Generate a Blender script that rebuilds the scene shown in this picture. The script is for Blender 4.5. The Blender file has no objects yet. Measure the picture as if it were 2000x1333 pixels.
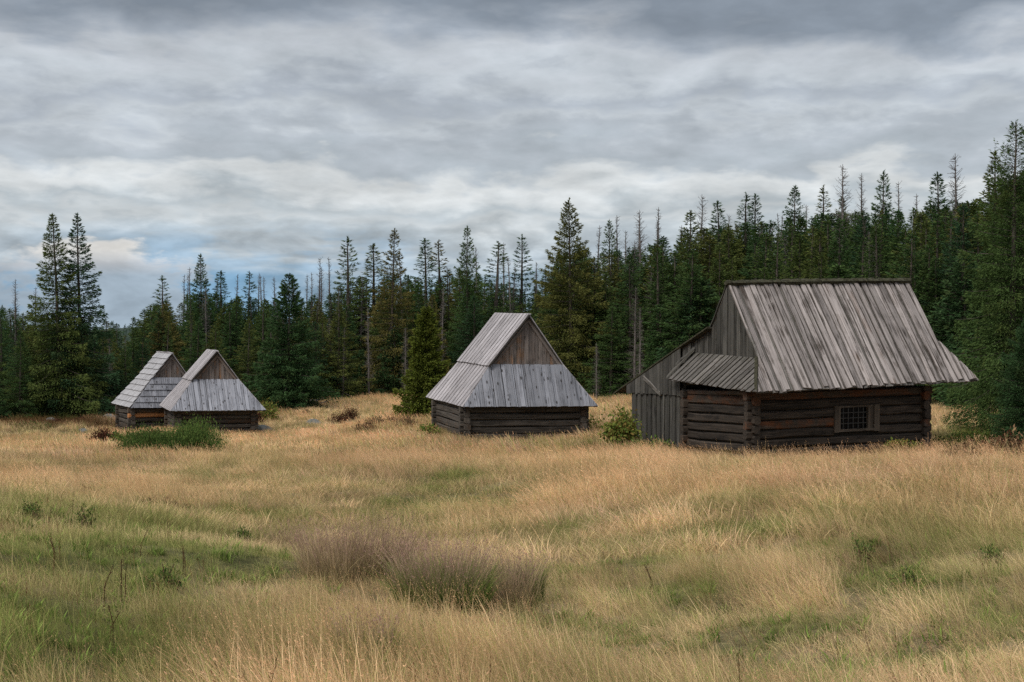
import bpy, math, random
import numpy as np
from mathutils import Matrix, Vector

random.seed(7)
rng = np.random.default_rng(7)
scene = bpy.context.scene
C = scene.collection
R = math.radians

# ------------------------------------------------------------------ camera
FPX = 2778.0          # focal length in pixels of a 2000 px wide frame (50 mm)
PITCH = math.atan((666.5 - 540.0) / FPX)
cam_data = bpy.data.cameras.new('camera')
cam_data.sensor_width = 36.0
cam_data.lens = FPX * 36.0 / 2000.0
cam_data.clip_start = 0.1
cam_data.clip_end = 30000
cam = bpy.data.objects.new('camera', cam_data)
cam.location = (0, 0, 0)
cam.rotation_euler = (R(90) - PITCH, 0, 0)
cam_data.dof.use_dof = False
cam_data.dof.focus_distance = 38.0
cam_data.dof.aperture_fstop = 7.0
C.objects.link(cam)
scene.camera = cam

# ------------------------------------------------------------------ light
SUN_EL, SUN_AZ = R(48), R(-140)      # azimuth from +Y, clockwise: behind the camera, to the left
world = bpy.data.worlds.new('World')
scene.world = world
world.use_nodes = True
wn, wl = world.node_tree.nodes, world.node_tree.links
wn.clear()


def N(nodes, t, **kw):
    n = nodes.new(t)
    for k, v in kw.items():
        setattr(n, k, v)
    return n


def M_(nodes, links, op, a, b=None, c=None, clamp=False):
    n = nodes.new('ShaderNodeMath')
    n.operation = op
    n.use_clamp = clamp
    for i, x in enumerate((a, b, c)):
        if x is None:
            continue
        if isinstance(x, (int, float)):
            n.inputs[i].default_value = x
        else:
            links.new(x, n.inputs[i])
    return n.outputs[0]


def ramp(nodes, links, fac, stops, interp='LINEAR'):
    n = nodes.new('ShaderNodeValToRGB')
    e = n.color_ramp.elements
    n.color_ramp.interpolation = interp
    while len(e) < len(stops):
        e.new(0.5)
    for i, (p, c) in enumerate(stops):
        e[i].position = p
        e[i].color = (*c, 1)
    links.new(fac, n.inputs[0])
    return n.outputs[0]


def maprange(nodes, links, v, a, b, c=0.0, d=1.0, smooth=True):
    n = nodes.new('ShaderNodeMapRange')
    n.interpolation_type = 'SMOOTHSTEP' if smooth else 'LINEAR'
    links.new(v, n.inputs[0])
    for i, x in zip((1, 2, 3, 4), (a, b, c, d)):
        n.inputs[i].default_value = x
    return n.outputs[0]


def mixc(nodes, links, f, a, b, mode='MIX'):
    n = nodes.new('ShaderNodeMix')
    n.data_type = 'RGBA'
    n.blend_type = mode
    for s, x in ((n.inputs[0], f), (n.inputs[6], a), (n.inputs[7], b)):
        if isinstance(x, (int, float)):
            s.default_value = x
        elif isinstance(x, tuple):
            s.default_value = (*x, 1)
        else:
            links.new(x, s)
    return n.outputs[2]


def noise(nodes, links, vec, scale, detail=4, rough=0.5, dist=0.0):
    n = nodes.new('ShaderNodeTexNoise')
    n.inputs['Scale'].default_value = scale
    n.inputs['Detail'].default_value = detail
    n.inputs['Roughness'].default_value = rough
    n.inputs['Distortion'].default_value = dist
    links.new(vec, n.inputs['Vector'])
    return n.outputs[0]


def build_world():
    tc = N(wn, 'ShaderNodeTexCoord')
    sep = N(wn, 'ShaderNodeSeparateXYZ')
    wl.new(tc.outputs['Generated'], sep.inputs[0])
    X, Y, Z = sep.outputs
    m = lambda *a, **k: M_(wn, wl, *a, **k)
    zc = m('MAXIMUM', Z, 0.0)
    den = m('ADD', zc, 0.10)

    def plane(sx, sy, seed):
        cb = N(wn, 'ShaderNodeCombineXYZ')
        wl.new(m('MULTIPLY', m('DIVIDE', X, den), sx), cb.inputs[0])
        wl.new(m('MULTIPLY', m('DIVIDE', Y, den), sy), cb.inputs[1])
        cb.inputs[2].default_value = seed
        return cb.outputs[0]
    n1 = noise(wn, wl, plane(1.9, 0.75, 3.1), 1.0, 5, 0.45, 0.2)
    n2 = noise(wn, wl, plane(3.4, 1.5, 8.4), 1.0, 6, 0.5, 0.25)
    n3 = noise(wn, wl, plane(1.6, 1.3, 14.2), 1.0, 5, 0.5, 0.2)
    # rounded billows and long rolls, for the cloud edges

    def rolls(sx, sz, seed, det, ro, di):
        cb = N(wn, 'ShaderNodeCombineXYZ')
        wl.new(m('MULTIPLY', X, sx), cb.inputs[0])
        wl.new(m('ADD', m('MULTIPLY', Y, sx * .5), seed), cb.inputs[1])
        wl.new(m('MULTIPLY', Z, sz), cb.inputs[2])
        return noise(wn, wl, cb.outputs[0], 1.0, det, ro, di)
    n4 = rolls(22.0, 52.0, 1.0, 7, 0.55, 0.25)
    n5 = rolls(9.0, 32.0, 7.0, 6, 0.5, 0.35)
    n6 = rolls(42.0, 120.0, 3.0, 5, 0.55, 0.2)
    # layered stratocumulus: brightness by elevation, the layers pushed up and down by noise
    w = m('MULTIPLY', m('SUBTRACT', n1, 0.5), 0.05)
    w2 = m('MULTIPLY', m('SUBTRACT', n5, 0.5), 0.085)
    w3 = m('ADD', m('MULTIPLY', m('SUBTRACT', n4, 0.5), 0.05), m('MULTIPLY', m('SUBTRACT', n6, 0.5), 0.010))
    amp = maprange(wn, wl, zc, 0.0, 0.10, 0.45, 1.0)
    e = m('ADD', zc, m('MULTIPLY', m('ADD', m('ADD', w, w2), w3), amp))
    f = m('POWER', m('MAXIMUM', e, 0.0), 0.5)
    s = lambda z: math.sqrt(z)
    col = ramp(wn, wl, f, [
        (s(0.0), (0.23, 0.31, 0.38)), (s(0.012), (0.37, 0.42, 0.46)), (s(0.016), (0.28, 0.33, 0.375)), (s(0.034), (0.36, 0.40, 0.43)),
        (s(0.040), (0.42, 0.45, 0.47)), (s(0.047), (0.34, 0.38, 0.41)), (s(0.058), (0.45, 0.475, 0.49)), (s(0.067), (0.49, 0.51, 0.52)),
        (s(0.078), (0.31, 0.345, 0.38)), (s(0.094), (0.32, 0.35, 0.385)), (s(0.105), (0.375, 0.405, 0.435)), (s(0.117), (0.295, 0.325, 0.365)),
        (s(0.135), (0.37, 0.40, 0.43)), (s(0.150), (0.38, 0.405, 0.435)), (s(0.164), (0.26, 0.29, 0.33)),
        (s(0.182), (0.165, 0.192, 0.228)), (s(0.26), (0.18, 0.205, 0.24)), (s(0.5), (0.42, 0.45, 0.48)),
        (1.0, (0.80, 0.83, 0.87))])
    k = maprange(wn, wl, n2, 0.3, 0.7, 0.88, 1.14, False)
    k2 = m('MULTIPLY', maprange(wn, wl, n4, 0.3, 0.7, 0.90, 1.10, False), maprange(wn, wl, n6, 0.3, 0.7, 0.96, 1.04, False))
    col = mixc(wn, wl, 1.0, col, m('MULTIPLY', k, k2), 'MULTIPLY')
    # blue gaps low on the left, and a sunlit heap of cumulus beside them
    az = m('ARCTAN2', X, Y)
    gw = m('MULTIPLY', maprange(wn, wl, az, -0.36, -0.27), maprange(wn, wl, az, -0.02, -0.13))
    gz = m('MULTIPLY', maprange(wn, wl, zc, 0.045, 0.018), 1.0)
    gn = maprange(wn, wl, m('ADD', m('MULTIPLY', n3, 0.6), m('MULTIPLY', n4, 0.55)), 0.50, 0.66)
    gap = m('MULTIPLY', m('MULTIPLY', gw, gz), gn)
    low = m('MULTIPLY', maprange(wn, wl, zc, 0.010, 0.0), maprange(wn, wl, az, -0.1, -0.2))
    gap = m('MAXIMUM', m('MULTIPLY', gap, 0.48), m('MULTIPLY', low, 0.8))
    col = mixc(wn, wl, gap, col, (0.12, 0.26, 0.41))
    da = m('ADD', m('MULTIPLY', m('SUBTRACT', n4, 0.5), 0.7), m('MULTIPLY', m('SUBTRACT', n6, 0.5), 0.5))
    cx = m('DIVIDE', m('ADD', az, 0.275), 0.062)
    cz = m('DIVIDE', m('SUBTRACT', zc, 0.004), 0.017)
    rr = m('ADD', m('SQRT', m('ADD', m('MULTIPLY', cx, cx), m('MULTIPLY', cz, cz))), m('MULTIPLY', da, 4.0))
    heap = maprange(wn, wl, rr, 1.3, 0.75)
    heapc = ramp(wn, wl, m('MULTIPLY', zc, 30.0), [(0.0, (0.29, 0.34, 0.39)), (0.25, (0.40, 0.42, 0.45)), (0.55, (0.64, 0.62, 0.59))])
    col = mixc(wn, wl, m('MULTIPLY', heap, 0.8), col, heapc)
    col = mixc(wn, wl, maprange(wn, wl, zc, 0.05, 0.02), col, mixc(wn, wl, 1.0, col, maprange(wn, wl, n4, 0.35, 0.65, 0.82, 1.16, False), 'MULTIPLY'))
    bgc = N(wn, 'ShaderNodeBackground')
    wl.new(col, bgc.inputs[0])
    bgc.inputs[1].default_value = 0.94
    sky = N(wn, 'ShaderNodeTexSky', sky_type='NISHITA', sun_disc=False, sun_elevation=SUN_EL, sun_rotation=SUN_AZ)
    bgs = N(wn, 'ShaderNodeBackground')
    wl.new(sky.outputs[0], bgs.inputs[0])
    bgs.inputs[1].default_value = 0.06
    mx = N(wn, 'ShaderNodeMixShader')
    mx.inputs[0].default_value = 0.94
    wl.new(bgs.outputs[0], mx.inputs[1])
    wl.new(bgc.outputs[0], mx.inputs[2])
    out = N(wn, 'ShaderNodeOutputWorld')
    wl.new(mx.outputs[0], out.inputs[0])


build_world()
sd = bpy.data.lights.new('sun', 'SUN')
sd.energy = 1.5
sd.angle = R(20)
sd.color = (1.0, 0.955, 0.89)
sun = bpy.data.objects.new('sun', sd)
sdir = Vector((math.sin(SUN_AZ) * math.cos(SUN_EL), math.cos(SUN_AZ) * math.cos(SUN_EL), math.sin(SUN_EL)))
sun.rotation_euler = sdir.to_track_quat('Z', 'Y').to_euler()
sun.location = sdir * 60
C.objects.link(sun)

scene.view_settings.view_transform = 'Standard'
scene.view_settings.look = 'None'
scene.view_settings.gamma = 1
scene.view_settings.use_curve_mapping = False
scene.view_settings.exposure = 0.62
scene.cycles.max_bounces = 6
scene.cycles.diffuse_bounces = 3
scene.cycles.transmission_bounces = 3
scene.cycles.use_denoising = False


# ------------------------------------------------------------------ helpers
def tag(o, label=None, cat=None, group=None, kind=None):
    if label:
        o['label'] = label
    if cat:
        o['category'] = cat
    if group:
        o['group'] = group
    if kind:
        o['kind'] = kind
    return o


def empty(name, loc, rz=0.0):
    o = bpy.data.objects.new(name, None)
    o.empty_display_size = 0.3
    o.location = loc
    o.rotation_euler = (0, 0, rz)
    C.objects.link(o)
    return o


def np_mesh(name, v, f, mat=None, smooth=False, colors=None):
    """v (n,3), f (m,3) or (m,4)"""
    me = bpy.data.meshes.new(name)
    v = np.asarray(v, np.float32)
    f = np.asarray(f, np.int32)
    k = f.shape[1]
    me.vertices.add(len(v))
    me.vertices.foreach_set('co', v.ravel())
    me.loops.add(f.size)
    me.loops.foreach_set('vertex_index', f.ravel())
    me.polygons.add(len(f))
    me.polygons.foreach_set('loop_start', np.arange(0, f.size, k, dtype=np.int32))
    me.polygons.foreach_set('loop_total', np.full(len(f), k, np.int32))
    if smooth:
        me.polygons.foreach_set('use_smooth', np.ones(len(f), bool))
    me.update(calc_edges=True)
    if colors is not None:
        a = me.color_attributes.new('tone', 'FLOAT_COLOR', 'POINT')
        c = np.ones((len(v), 4), np.float32)
        c[:, :3] = colors
        a.data.foreach_set('color', c.ravel())
    if mat:
        me.materials.append(mat)
    return me


def link(name, me, parent=None, loc=None):
    o = bpy.data.objects.new(name, me)
    C.objects.link(o)
    if parent:
        o.parent = parent
    if loc is not None:
        o.location = loc
    return o


# value noise on the ground plane, for terrain and meadow colour
_tab = rng.random((64, 64))


def vnoise(x, y, s, ox=0.0, oy=0.0):
    x = np.asarray(x, float) / s + ox + 1000
    y = np.asarray(y, float) / s + oy + 1000
    xi, yi = np.floor(x).astype(int), np.floor(y).astype(int)
    fx, fy = x - xi, y - yi
    fx, fy = fx * fx * (3 - 2 * fx), fy * fy * (3 - 2 * fy)
    g = lambda a, b: _tab[a % 64, b % 64]
    return (g(xi, yi) * (1 - fx) + g(xi + 1, yi) * fx) * (1 - fy) + (g(xi, yi + 1) * (1 - fx) + g(xi + 1, yi + 1) * fx) * fy


def fbm(x, y, s, o=4, ox=0.0, oy=0.0):
    t = 0
    a, n = 1.0, 0
    for i in range(o):
        t = t + a * vnoise(x, y, s / 2 ** i, ox + 7.3 * i, oy + 3.1 * i)
        n += a
        a *= 0.55
    return t / n


def sstep(a, b, x):
    t = np.clip((np.asarray(x, float) - a) / (b - a), 0, 1)
    return t * t * (3 - 2 * t)


# ------------------------------------------------------------------ terrain
BY = [-60, 0, 5, 8, 12, 20, 28, 36, 60, 85, 120, 300, 1500, 4000, 20000]
BZ = [-1.7, -1.75, -2.08, -2.34, -2.72, -3.42, -4.06, -4.62, -6.4, -7.3, -8.5, -20, -160, -380, -780]
CP = np.array([
    (6.1, 36, -4.80), (11.1, 38, -4.80), (3.6, 42.2, -5.1), (-1.48, 44, -5.10), (2.32, 45.3, -5.2), (-2.5, 47.2, -5.15),
    (-13.95, 59, -6.68), (-10.9, 60.2, -6.8), (-16.66, 62, -7.0), (-17.9, 64.3, -7.1), (-24.5, 68, -6.75), (-21.9, 70, -6.8),
    (-12, 76, -6.95), (-9.2, 85, -7.34), (5.4, 75, -6.55), (19, 62, -5.5), (20.9, 58, -5.35), (15.2, 43, -4.8), (-3.2, 52, -5.33),
    (20, 85, -4.8), (32, 85, -3.2), (10, 95, -6.2), (-10, 110, -8.6), (-35, 110, -9), (35, 110, -1.6), (18, 110, -4),
    (0, 0, -1.75), (0, 6, -2.22), (1.0, 9, -2.62), (0.3, 12, -2.98), (-0.6, 16, -3.38), (-2, 20, -3.72), (-4, 25, -4.12), (-8, 30, -4.45), (0, 28, -4.05), (-13, 34, -4.8),
    (-2.2, 8, -2.22), (-3.2, 11, -2.42), (-4.2, 14, -2.64), (-6, 17, -2.92), (-9, 20, -3.2), (-6, 23, -3.85), (-11, 26, -4.0),
    (3.5, 9, -2.5), (4.5, 12, -2.68), (3, 15, -2.98), (5.5, 18, -3.02), (4, 21, -3.32), (8, 22, -3.3), (6.5, 26, -3.68), (10, 27, -3.7), (3, 27, -3.85), (6, 30, -4.08), (9.5, 31, -4.2),
    (8, 34, -4.58), (5, 34, -4.56), (11, 35.5, -4.64), (4, 8, -1.9), (-4, 8, -1.85),
    (-4.2, 15, -2.52), (-7, 17, -2.62), (-3, 13, -2.34), (-5, 24, -3.75), (-10, 24, -3.65), (5, 20, -3.05), (8, 24, -3.35), (10, 30, -4.0),
    (-12, 50, -6.1), (-8, 50, -5.9), (-16, 52, -6.35), (-11, 42, -5.3), (-15, 45, -5.7), (-10, 55, -6.45), (-5, 46, -5.45), (30, 40, -4.2), (-30, 40, -5.0), (-40, 70, -7.3), (-15, 40, -5.1)], float)


def _base(y):
    return np.interp(y, BY, BZ)


def _tps(r):
    return r * r * np.log(r + 1e-6)


_res = CP[:, 2] - _base(CP[:, 1])
_D = np.hypot(CP[:, None, 0] - CP[None, :, 0], CP[:, None, 1] - CP[None, :, 1]) / 30.0
_W = np.linalg.solve(_tps(_D) + 0.004 * np.eye(len(CP)) + 1e-9, _res)


def hgt(x, y):
    x = np.asarray(x, float)
    y = np.asarray(y, float)
    d = np.hypot(x[..., None] - CP[:, 0], y[..., None] - CP[:, 1])
    near = np.exp(-(np.maximum(d.min(-1) - 8, 0) / 14) ** 2)
    r = _tps(d / 30.0) @ _W
    r = np.clip(r, -1.6, 4.5) * near
    lump = (fbm(x, y, 3.2, 3, 5.1, 2.2) - 0.5) * 0.34 + (fbm(x, y, 0.9, 2, 9.1, 4.2) - 0.5) * 0.10
    lump = lump * np.clip(np.hypot(x, y) / 10, 0.3, 1) * (1 - sstep(150, 400, y))
    big = (fbm(x, y, 900, 3, 2.2, 6.1) - 0.5) * 160 * sstep(400, 2500, np.hypot(x, y))
    return _base(np.where(np.abs(x) > 200, np.maximum(y, np.abs(x)), y)) + r + lump + big


def px_x(px, y):
    return (px - 1000.0) / FPX * y


def ground_at(px, py):
    """where the sight line through a point of the photograph meets the meadow"""
    cp, sp = math.cos(PITCH), math.sin(PITCH)
    a, b = (px - 1000) / FPX, (666.5 - py) / FPX
    d = np.array([a, cp + b * sp, -sp + b * cp])
    t = np.concatenate([np.arange(4, 60, 0.1), np.arange(60, 140, 0.3)])
    P = d[None] * t[:, None]
    below = P[:, 2] < hgt(P[:, 0], P[:, 1])
    i = int(np.argmax(below)) if below.any() else len(t) - 1
    x, y = P[i, 0], P[i, 1]
    return x, y, float(hgt(x, y))


# treeline distance along the view for a given x/y direction
TLX = [-0.42, -0.34, -0.25, -0.145, -0.11, 0.0, 0.07, 0.16, 0.25, 0.31, 0.36, 0.45]
TLY = [62, 67, 72, 77, 85, 84, 76, 72, 66, 61, 56, 50]


def treeline(x, y):
    return np.interp(np.asarray(x, float) / np.maximum(y, 1), TLX, TLY)


# ------------------------------------------------------------------ meadow colour (dry straw, green turf, brown herbs)
STRAW = np.array((0.80, 0.61, 0.38))
STRAW2 = np.array((0.65, 0.465, 0.27))
PINK = np.array((0.66, 0.47, 0.315))
GREEN = np.array((0.20, 0.255, 0.070))
GREEN2 = np.array((0.36, 0.345, 0.13))
BROWN = np.array((0.13, 0.070, 0.035))
# (photo x, photo y, radius across m, radius along m, strength) of green turf
GP = [(90, 1290, 1.3, 1.2, 1.0), (330, 1180, 0.9, 1.6, .75), (150, 1080, 1.8, 2.0, .6), (480, 1090, 1.1, 1.5, .6), (560, 1230, .6, 1.0, .45),
      (240, 1000, 2.5, 1.5, .4), (1500, 1230, 1.2, 1.5, .8), (1290, 1165, .9, .9, .8), (1420, 1280, 1.0, .6, .7), (1740, 1150, .8, 1.2, .75),
      (1600, 1320, 1.5, .8, .75), (1850, 1290, .7, .7, .6), (1300, 1220, .9, .8, .5), (1090, 1060, .7, 1.5, .55), (1450, 1050, 1.5, 1.0, .5),
      (1270, 1100, .8, .8, .45), (900, 930, 1.2, 1.2, .6), (830, 985, 1.1, 1.2, .7), (450, 945, 1.6, 1.0, .65), (380, 930, 1.5, .8, .5),
      (1000, 905, 1.0, 1.0, .5), (1150, 955, 1.5, .9, .5), (1100, 960, 1.0, .7, .6), (1640, 1010, 1.0, .8, .45), (1900, 860, 2.0, 2.5, .75), (1960, 830, 1.5, 2.0, .7),
      (1250, 885, 1.2, .8, .6), (210, 880, 1.3, 1.5, .6), (100, 870, 2, 2, .45), (60, 850, 4, 2, .3), (560, 840, 1.5, 1.5, .3), (950, 1180, .6, .8, .5), (1980, 1020, .8, 1.0, .4),
      (1050, 1230, .7, .6, .5), (820, 1270, .5, .6, .4), (20, 1200, 1., 1.2, .7), (1350, 1000, 1.2, .8, .35), (1580, 1095, 1.2, .6, .4)]
GPW = []
for a, b, c, d, e in GP:
    q = ground_at(a, b)[:2]
    k = 0.5 + 0.5 * float(sstep(7, 22, q[1]))
    GPW.append((q, c * k * .8, d * k * .8, e * 1.15))
BP = [(130, 835, 5.0, 1.6, .8), (40, 830, 4.0, 1.5, .8), (230, 820, 2.0, 1.2, .5), (1430, 1190, .6, .4, .4), (1700, 1100, .5, .5, .5), (1930, 890, 1.5, 1.2, .5), (1800, 915, 1.5, .6, .35)]
BPW = [(ground_at(a, b)[:2], c, d, e) for a, b, c, d, e in BP]


def meadow(x, y):
    """green share, brown share, flatness"""
    n1 = fbm(x, y, 3.0, 4, 1.3, 4.4)
    n2 = fbm(x, y, 1.0, 3, 11.3, 2.4)
    g = sstep(0.56, 0.74, n1) * 0.45 + sstep(0.56, 0.75, n2) * 0.4
    d = np.hypot(x, y)
    # greener on the near left bank and the near right slope
    g = g + 0.42 * sstep(-0.16, -0.26, x / np.maximum(y, 1)) * sstep(19, 14, d) * (0.3 + 1.3 * n1)
    g = g * np.where(d > 24, 0.6, 1.0)
    for (cx, cy), rx, ry, s in GPW:
        q = ((x - cx) / rx) ** 2 + ((y - cy) / ry) ** 2
        g = g + s * np.exp(-q) * (0.1 + 1.8 * n2)
    b = np.zeros_like(x)
    for (cx, cy), rx, ry, s in BPW:
        q = ((x - cx) / rx) ** 2 + ((y - cy) / ry) ** 2
        b = b + s * np.exp(-q) * (0.4 + 1.2 * n2)
    edge = y - treeline(x, y)
    b = b + 0.5 * sstep(-4, 0, edge) * n2
    g = g + 0.7 * sstep(-2.5, 1.0, edge)
    return np.clip(g, 0, 1), np.clip(b, 0, 1), n1


def meadow_colour(x, y, r, short=None):
    g, b, n1 = meadow(x, y)
    t = fbm(x, y, 6.0, 3, 3.3, 8.4)
    u = r.random(len(x))
    base = STRAW[None] * (1 - t[:, None]) * 1.0 + STRAW2[None] * t[:, None]
    p = (sstep(0.5, 0.7, fbm(x, y, 2.2, 3, 6.6, 1.1)) * 0.7)[:, None]
    base = base * (1 - p) + PINK * p
    gr = GREEN[None] * u[:, None] + GREEN2[None] * (1 - u[:, None])
    # per tuft choice rather than an even blend, so the turf stays mottled
    fine = fbm(x, y, 0.55, 3, 61.0, 22.0)
    under = 0 if short is None else short * sstep(0.45, 0.65, fine) * 0.42
    pick = np.clip(g * 1.15 + under + (r.random(len(x)) - 0.5) * 0.6, 0, 1)[:, None]
    c = base * (1 - pick * 0.92) + gr * pick * 0.92
    pb = np.clip(b + (r.random(len(x)) - 0.5) * 0.5, 0, 1)[:, None]
    c = c * (1 - pb) + BROWN * pb
    q = fbm(x, y, 1.1, 3, 51.0, 12.0)
    c = c * (0.50 + 1.0 * q)[:, None] * np.stack([1.0 + 0 * q, 0.99 + 0.04 * (0.5 - q), 0.9 + 0.2 * q], 1)
    c = c * (0.80 + 0.40 * r.random(len(x)))[:, None]
    return c, pick[:, 0], g


# ------------------------------------------------------------------ materials
def new_mat(name):
    m = bpy.data.materials.new(name)
    m.use_nodes = True
    m.node_tree.nodes.clear()
    return m, m.node_tree.nodes, m.node_tree.links


def ground_material():
    m, n, l = new_mat('meadow_soil')
    at = N(n, 'ShaderNodeAttribute', attribute_name='tone')
    tc = N(n, 'ShaderNodeTexCoord')
    a = noise(n, l, tc.outputs['Object'], 6.0, 8, 0.65)
    b = noise(n, l, tc.outputs['Object'], 45.0, 4, 0.7)
    k = M_(n, l, 'MULTIPLY', maprange(n, l, a, .3, .7, .55, 1.25, False), maprange(n, l, b, .3, .7, .6, 1.3, False))
    c = mixc(n, l, 1.0, at.outputs['Color'], k, 'MULTIPLY')
    bs = N(n, 'ShaderNodeBsdfPrincipled')
    l.new(c, bs.inputs['Base Color'])
    bs.inputs['Roughness'].default_value = 0.95
    bs.inputs['Specular IOR Level'].default_value = 0.1
    bp = N(n, 'ShaderNodeBump')
    bp.inputs['Strength'].default_value = 0.8
    bp.inputs['Distance'].default_value = 0.05
    l.new(b, bp.inputs['Height'])
    l.new(bp.outputs[0], bs.inputs['Normal'])
    o = N(n, 'ShaderNodeOutputMaterial')
    l.new(bs.outputs[0], o.inputs[0])
    return m


def blade_material(name, instancer=True, transl=0.42, base=(0.3, 0.2, 0.1)):
    m, n, l = new_mat(name)
    vt = N(n, 'ShaderNodeAttribute', attribute_name='tone')
    if instancer:
        at = N(n, 'ShaderNodeAttribute', attribute_name='tint')
        at.attribute_type = 'INSTANCER'
        c = mixc(n, l, 1.0, at.outputs['Color'], vt.outputs['Color'], 'MULTIPLY')
    else:
        c = vt.outputs['Color']
        oi = N(n, 'ShaderNodeObjectInfo')
        k = maprange(n, l, oi.outputs['Random'], 0, 1, 0.85, 1.15, False)
        c = mixc(n, l, 1.0, c, k, 'MULTIPLY')
    d = N(n, 'ShaderNodeBsdfDiffuse')
    t = N(n, 'ShaderNodeBsdfTranslucent')
    l.new(c, d.inputs[0])
    l.new(c, t.inputs[0])
    mx = N(n, 'ShaderNodeMixShader')
    mx.inputs[0].default_value = transl
    l.new(d.outputs[0], mx.inputs[1])
    l.new(t.outputs[0], mx.inputs[2])
    o = N(n, 'ShaderNodeOutputMaterial')
    l.new(mx.outputs[0], o.inputs[0])
    return m


def needle_material(name, stops, rough_dark=0.55):
    """per-tree hue from the object's random number; small clumps vary inside a tree"""
    m, n, l = new_mat(name)
    oi = N(n, 'ShaderNodeObjectInfo')
    c = ramp(n, l, oi.outputs['Random'], stops)
    tc = N(n, 'ShaderNodeTexCoord')
    a = noise(n, l, tc.outputs['Object'], 1.3, 4, 0.6)
    b = noise(n, l, tc.outputs['Object'], 7.0, 3, 0.6)
    c = mixc(n, l, maprange(n, l, a, .5, .75, 0.0, 0.32), c, (0.10, 0.085, 0.022))
    c = mixc(n, l, 1.0, c, maprange(n, l, b, .3, .7, .72, 1.3, False), 'MULTIPLY')
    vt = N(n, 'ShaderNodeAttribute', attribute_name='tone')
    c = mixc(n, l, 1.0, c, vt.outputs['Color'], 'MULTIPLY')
    d = N(n, 'ShaderNodeBsdfDiffuse')
    t = N(n, 'ShaderNodeBsdfTranslucent')
    l.new(c, d.inputs[0])
    l.new(c, t.inputs[0])
    mx = N(n, 'ShaderNodeMixShader')
    mx.inputs[0].default_value = 0.15
    l.new(d.outputs[0], mx.inputs[1])
    l.new(t.outputs[0], mx.inputs[2])
    o = N(n, 'ShaderNodeOutputMaterial')
    l.new(mx.outputs[0], o.inputs[0])
    return m


def bark_material(name, c1, c2):
    m, n, l = new_mat(name)
    tc = N(n, 'ShaderNodeTexCoord')
    oi = N(n, 'ShaderNodeObjectInfo')
    a = noise(n, l, tc.outputs['Object'], 9.0, 5, 0.65)
    c = ramp(n, l, a, [(0.3, c1), (0.7, c2)])
    c = mixc(n, l, 1.0, c, maprange(n, l, oi.outputs['Random'], 0, 1, .7, 1.3, False), 'MULTIPLY')
    d = N(n, 'ShaderNodeBsdfDiffuse')
    l.new(c, d.inputs[0])
    o = N(n, 'ShaderNodeOutputMaterial')
    l.new(d.outputs[0], o.inputs[0])
    return m


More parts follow.
